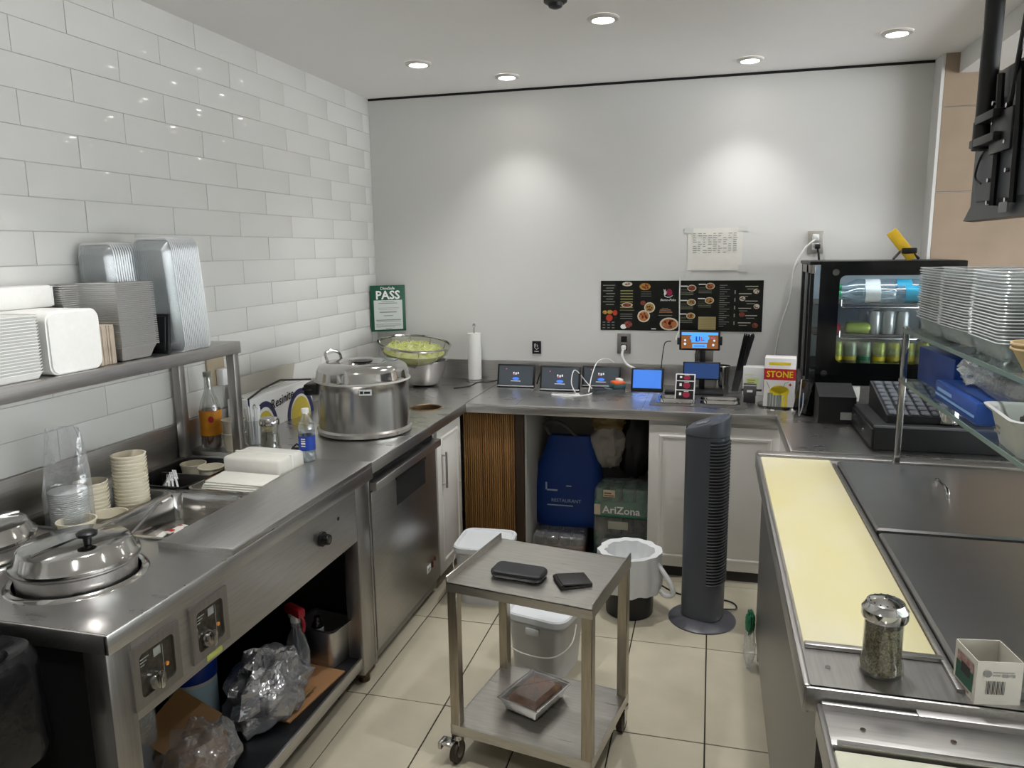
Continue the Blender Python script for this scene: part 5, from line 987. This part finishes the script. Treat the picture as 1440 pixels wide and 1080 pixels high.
Fh = frame((-.02, -.01, zt((-.02, -.01))+.0005), (1, 0, .36), (0, 1, .10))
put('control_disc', discs(Fh, [(0, 0, .034, .03)], .001, 28), M('fan_disc', '62666d', .3), hd); put('control_ring', B().tube([(.034*cos(t), .03*sin(t), .002) for t in [2*pi*i/28 for i in range(28)]], .002, 6, True).xf(Fh), M('fan_silver', '9a9da3', .25, .6), hd)
put('button', discs(Fh, [(.075, .005, .006, .005)], .001, 14), M('fan_disc', '62666d', .3), hd); put('grip_hole', B().cyl((-.0955, -.01, .905), .008, .003, 12, None, 'x'), black_pl, hd)
gr = put('grille_backing', B().rings([[(p[0]*1.004, p[1]*1.004, z) for p in sec(72, 0)[-14:]+sec(72, 0)[:9]] for z in (.2, .87)], False, False, False), M('fan_dark', '1c1e21', .6), tf)
n = B()
for i in range(46):
    z = .205+.0145*i; n.tube([(p[0]*1.035, p[1]*1.035, z) for p in sec(72, 0)[-14:]+sec(72, 0)[:9]], .0032, 5)
tag(put('grille_slats', n, fm_, gr), kind='stuff')
cord('power_cable', [(.08, 3.47, .02), (.16, 3.52, .005), (.12, 3.6, .004), (-.1, 3.62, .004), (-.2, 3.7, .004)], .004, bc_, 'black cord behind the tower fan foot on the floor')

# ---------------------------------------------------------------- on the steam table's lower shelf
U = .126
lidc = thing('lid_coil', 'clear sleeve of nested cup lids standing at the shelf\'s near end', 'lids', (-1.60, 1.66, U), R(12))
n = B()
for i in range(30): n.lathe([(.05, .011*i), (.056, .011*i+.003), (.056, .011*i+.006), (.048, .011*i+.009)], seg=26)
tag(put('nested_lids', n, clear2, lidc), kind='stuff'); put('sleeve', B().lathe([(.058, 0), (.06, .15), (.058, .33), (.03, .37)], seg=26), bagfilm, lidc)
br = thing('bread_bag', 'clear bag of brown paper goods folded over, on the lower shelf', 'bag', (-1.48, 1.74, U), R(8))
put('contents', B().blob((0, 0, .07), (.085, .10, .075), 2, .25, 2.5, floor=0, pw=.7), M('brown_wrap', '8c6a4a', .6, col2='5d4630', scale=22), br); put('bag', B().blob((.01, 0, .08), (.11, .13, .095), 12, .3, 3, floor=0), bagfilm, br)
put('brown_sheet', B().box(-.09, -.1, 0, .07, .1, .003).xf(Matrix.Translation((-.03, .02, .16)) @ Matrix.Rotation(R(30), 4, 'Y') @ Matrix.Rotation(R(14), 4, 'X')), M('kraft_sheet', '7a5a34', .6), br)
wi = thing('wipes_tub', 'round tub with dark blue lid and pale label on the lower shelf', 'tub', (-1.66, 1.99, U))
put('tub', B().lathe([(.075, 0), (.078, .01), (.078, .19)], seg=36, cap0=True), M('tub_white', 'c9cac6', .5), wi); put('lid', B().lathe([(.082, .18), (.083, .24), (.078, .25), (.001, .252)], seg=36, cap1=True), M('navy_lid', '10307a', .35), wi)
put('label', B().lathe([(.0786, .03), (.0786, .165)], seg=36), M('tub_label', 'a9c3cf', .5), wi); text('Lysol', .05, frame((.045, -.0655, .10), (.82, .57, 0), (0, 0, 1)), navy, wi, bold=.02) if False else put('print', flats(frame((.046, -.066, .09), (.82, .57, 0), (0, 0, 1)), [(-.03, .02, .03, .03), (-.03, 0, .02, .006), (-.03, -.02, .025, -.012)]), navy, wi)
cb = thing('plastic_bag', 'large crumpled clear grey plastic bag slumped on the lower shelf', 'bag', (-1.45, 2.09, U)); put('film', B().blob((0, .0, .10), (.10, .16, .125), 17, .4, 2.4, floor=0), film('grey_bag_film', 'b9bcc4', .55, .2, bump=1, scale=26, milk=.4), cb); put('inner_fold', B().blob((.02, .05, .09), (.08, .12, .1), 27, .5, 3, floor=.003), film('grey_bag_fold', 'c4c6cc', .6, .15, bump=1, scale=35, milk=.4), cb); put('inner_roll', B().blob((-.03, -.02, .08), (.08, .12, .07), 5, .2, 2, floor=.004), M('grey_roll', '6f7178', .5), cb)
cd = solo('cardboard_sheet', B().box(-.085, -.17, 0, .085, .17, .006, .001), M('cardboard', 'a57a52', .8, var=.12, scale=8), 'flat brown cardboard sheet lying on the lower shelf', 'cardboard', (-1.41, 2.235, U+.0005), R(-6))
wf = M('wooden_fork', '8f7148', .7, var=.2)
for i in range(5):
    n = B(); n.box(-.006, -.1, 0, .006, .02, .003, .001, 1).box(-.011, .018, 0, .011, .045, .003, .001, 1)
    for q in (-.0095, -.0035, .0035, .0095): n.box(q-.002, .043, 0, q+.002, .075, .003)
    o = solo('wooden_fork', n, wf, 'brown wooden fork piled at the clear bag\'s mouth on cardboard', 'fork', (-1.405+.012*i, 2.13+.014*(i % 3), U+.008+.0042*i), R(150+7*i), 'wooden forks on the cardboard')
sp = thing('spray_bottle', 'clear spray bottle of blue cleaner with red and white trigger', 'bottle', (-1.455, 2.315, U+.007), R(-25))
put('bottle', B().rings([rrect(.09, .06, .02, 0), rrect(.095, .065, .022, .01), rrect(.095, .065, .022, .11), rrect(.06, .05, .02, .17), rrect(.032, .032, .015, .2), rrect(.03, .03, .014, .23)]), film('spray_plastic', 'c9d3dd', .72, .08, milk=.3), sp)
put('cleaner', B().rings([rrect(.088, .058, .02, .004), rrect(.088, .058, .02, .05)]), M('blue_cleaner', '1c3f78', .2), sp)
lb = put('label', B().box(-.04, -.0345, .02, .04, -.033, .125), M('spray_label', '5b6b86', .5), sp); put('barcode_patch', flats(frame((0, -.0347, .05), (1, 0, 0), (0, 0, 1)), [(-.038, -.018, .004, .02)]), white_ink, lb); put('barcode', flats(frame((0, -.0347, .05), (1, 0, 0), (0, 0, 1)), [(-.033+.004*i, -.012, -.031+.004*i, .015) for i in range(8)], .0014), ink, lb)
put('collar', B().cyl((0, 0, .225), .02, .03, 18), white_pl, sp); put('trigger_head', B().box(-.05, -.016, .25, .045, .016, .285, .008), M('trigger_red', 'a3222c', .4), sp); put('trigger', B().tube(smooth([(.03, 0, .26), (.05, 0, .235), (.045, 0, .2)], 4), .007, 8), M('trigger_red', 'a3222c'), sp); put('head_base', B().box(-.03, -.014, .235, .02, .014, .262, .006), white_pl, sp)
pn = thing('steel_pan', 'deep rectangular steel pan standing on the lower shelf\'s far end', 'pan', (-1.435, 2.475, U+.001), R(-8))
def pr2(a, z): return rrect(.19-2*a, .15-2*a, .025, z)
put('pan', B().rings([pr2(.012, 0), pr2(.004, .15), pr2(-.008, .152), pr2(-.008, .156), pr2(.006, .156), pr2(.014, .004)], True, True), steel, pn)
sb2 = thing('small_bottle', 'small dark bottle with white label standing in the steel pan', 'bottle', (-1.44, 2.44, U+.006)); put('bottle', B().lathe([(.022, 0), (.024, .004), (.024, .145), (.016, .165), (.012, .172), (.012, .185), (.001, .186)], seg=22, cap0=True, cap1=True), black_gl, sb2); put('label', B().lathe([(.0245, .10), (.0245, .145)], seg=22), M('bottle_label', 'a9b6bd', .5), sb2)
# waste bin at the near end of the steam table
nb = thing('large_waste_bin', 'large grey waste bin with black bag beside the steam table\'s end', 'waste bin', (-1.62, .98, 0))
put('bin', B().rings([rrect(.40, .34, .06, 0), rrect(.46, .4, .07, .68), rrect(.48, .42, .07, .69)]), M('bin_grey', '8b8a86', .6), nb)
n = B(); rs = []
for j, (a, z) in enumerate(((-.10, .68), (-.05, .79), (-.015, .87), (.012, .885), (.022, .86), (.024, .78), (.022, .72), (.024, .66), (.02, .64))):
    rs.append([(p[0]*(1+.02*noise.noise(Vector((p[0]*9, p[1]*9, z*8)))), p[1]*(1+.02*noise.noise(Vector((p[0]*9, p[1]*9, z*8)))), p[2]+.012*noise.noise(Vector((p[0]*6, p[1]*6, j)))) for p in rrect(.48+2*a, .42+2*a, .07, z, 0, 0, 10)])
put('bag_liner', n.rings(rs, True, False), M('black_bag_film', '0d0d10', .22, bump=.7, scale=24), nb)
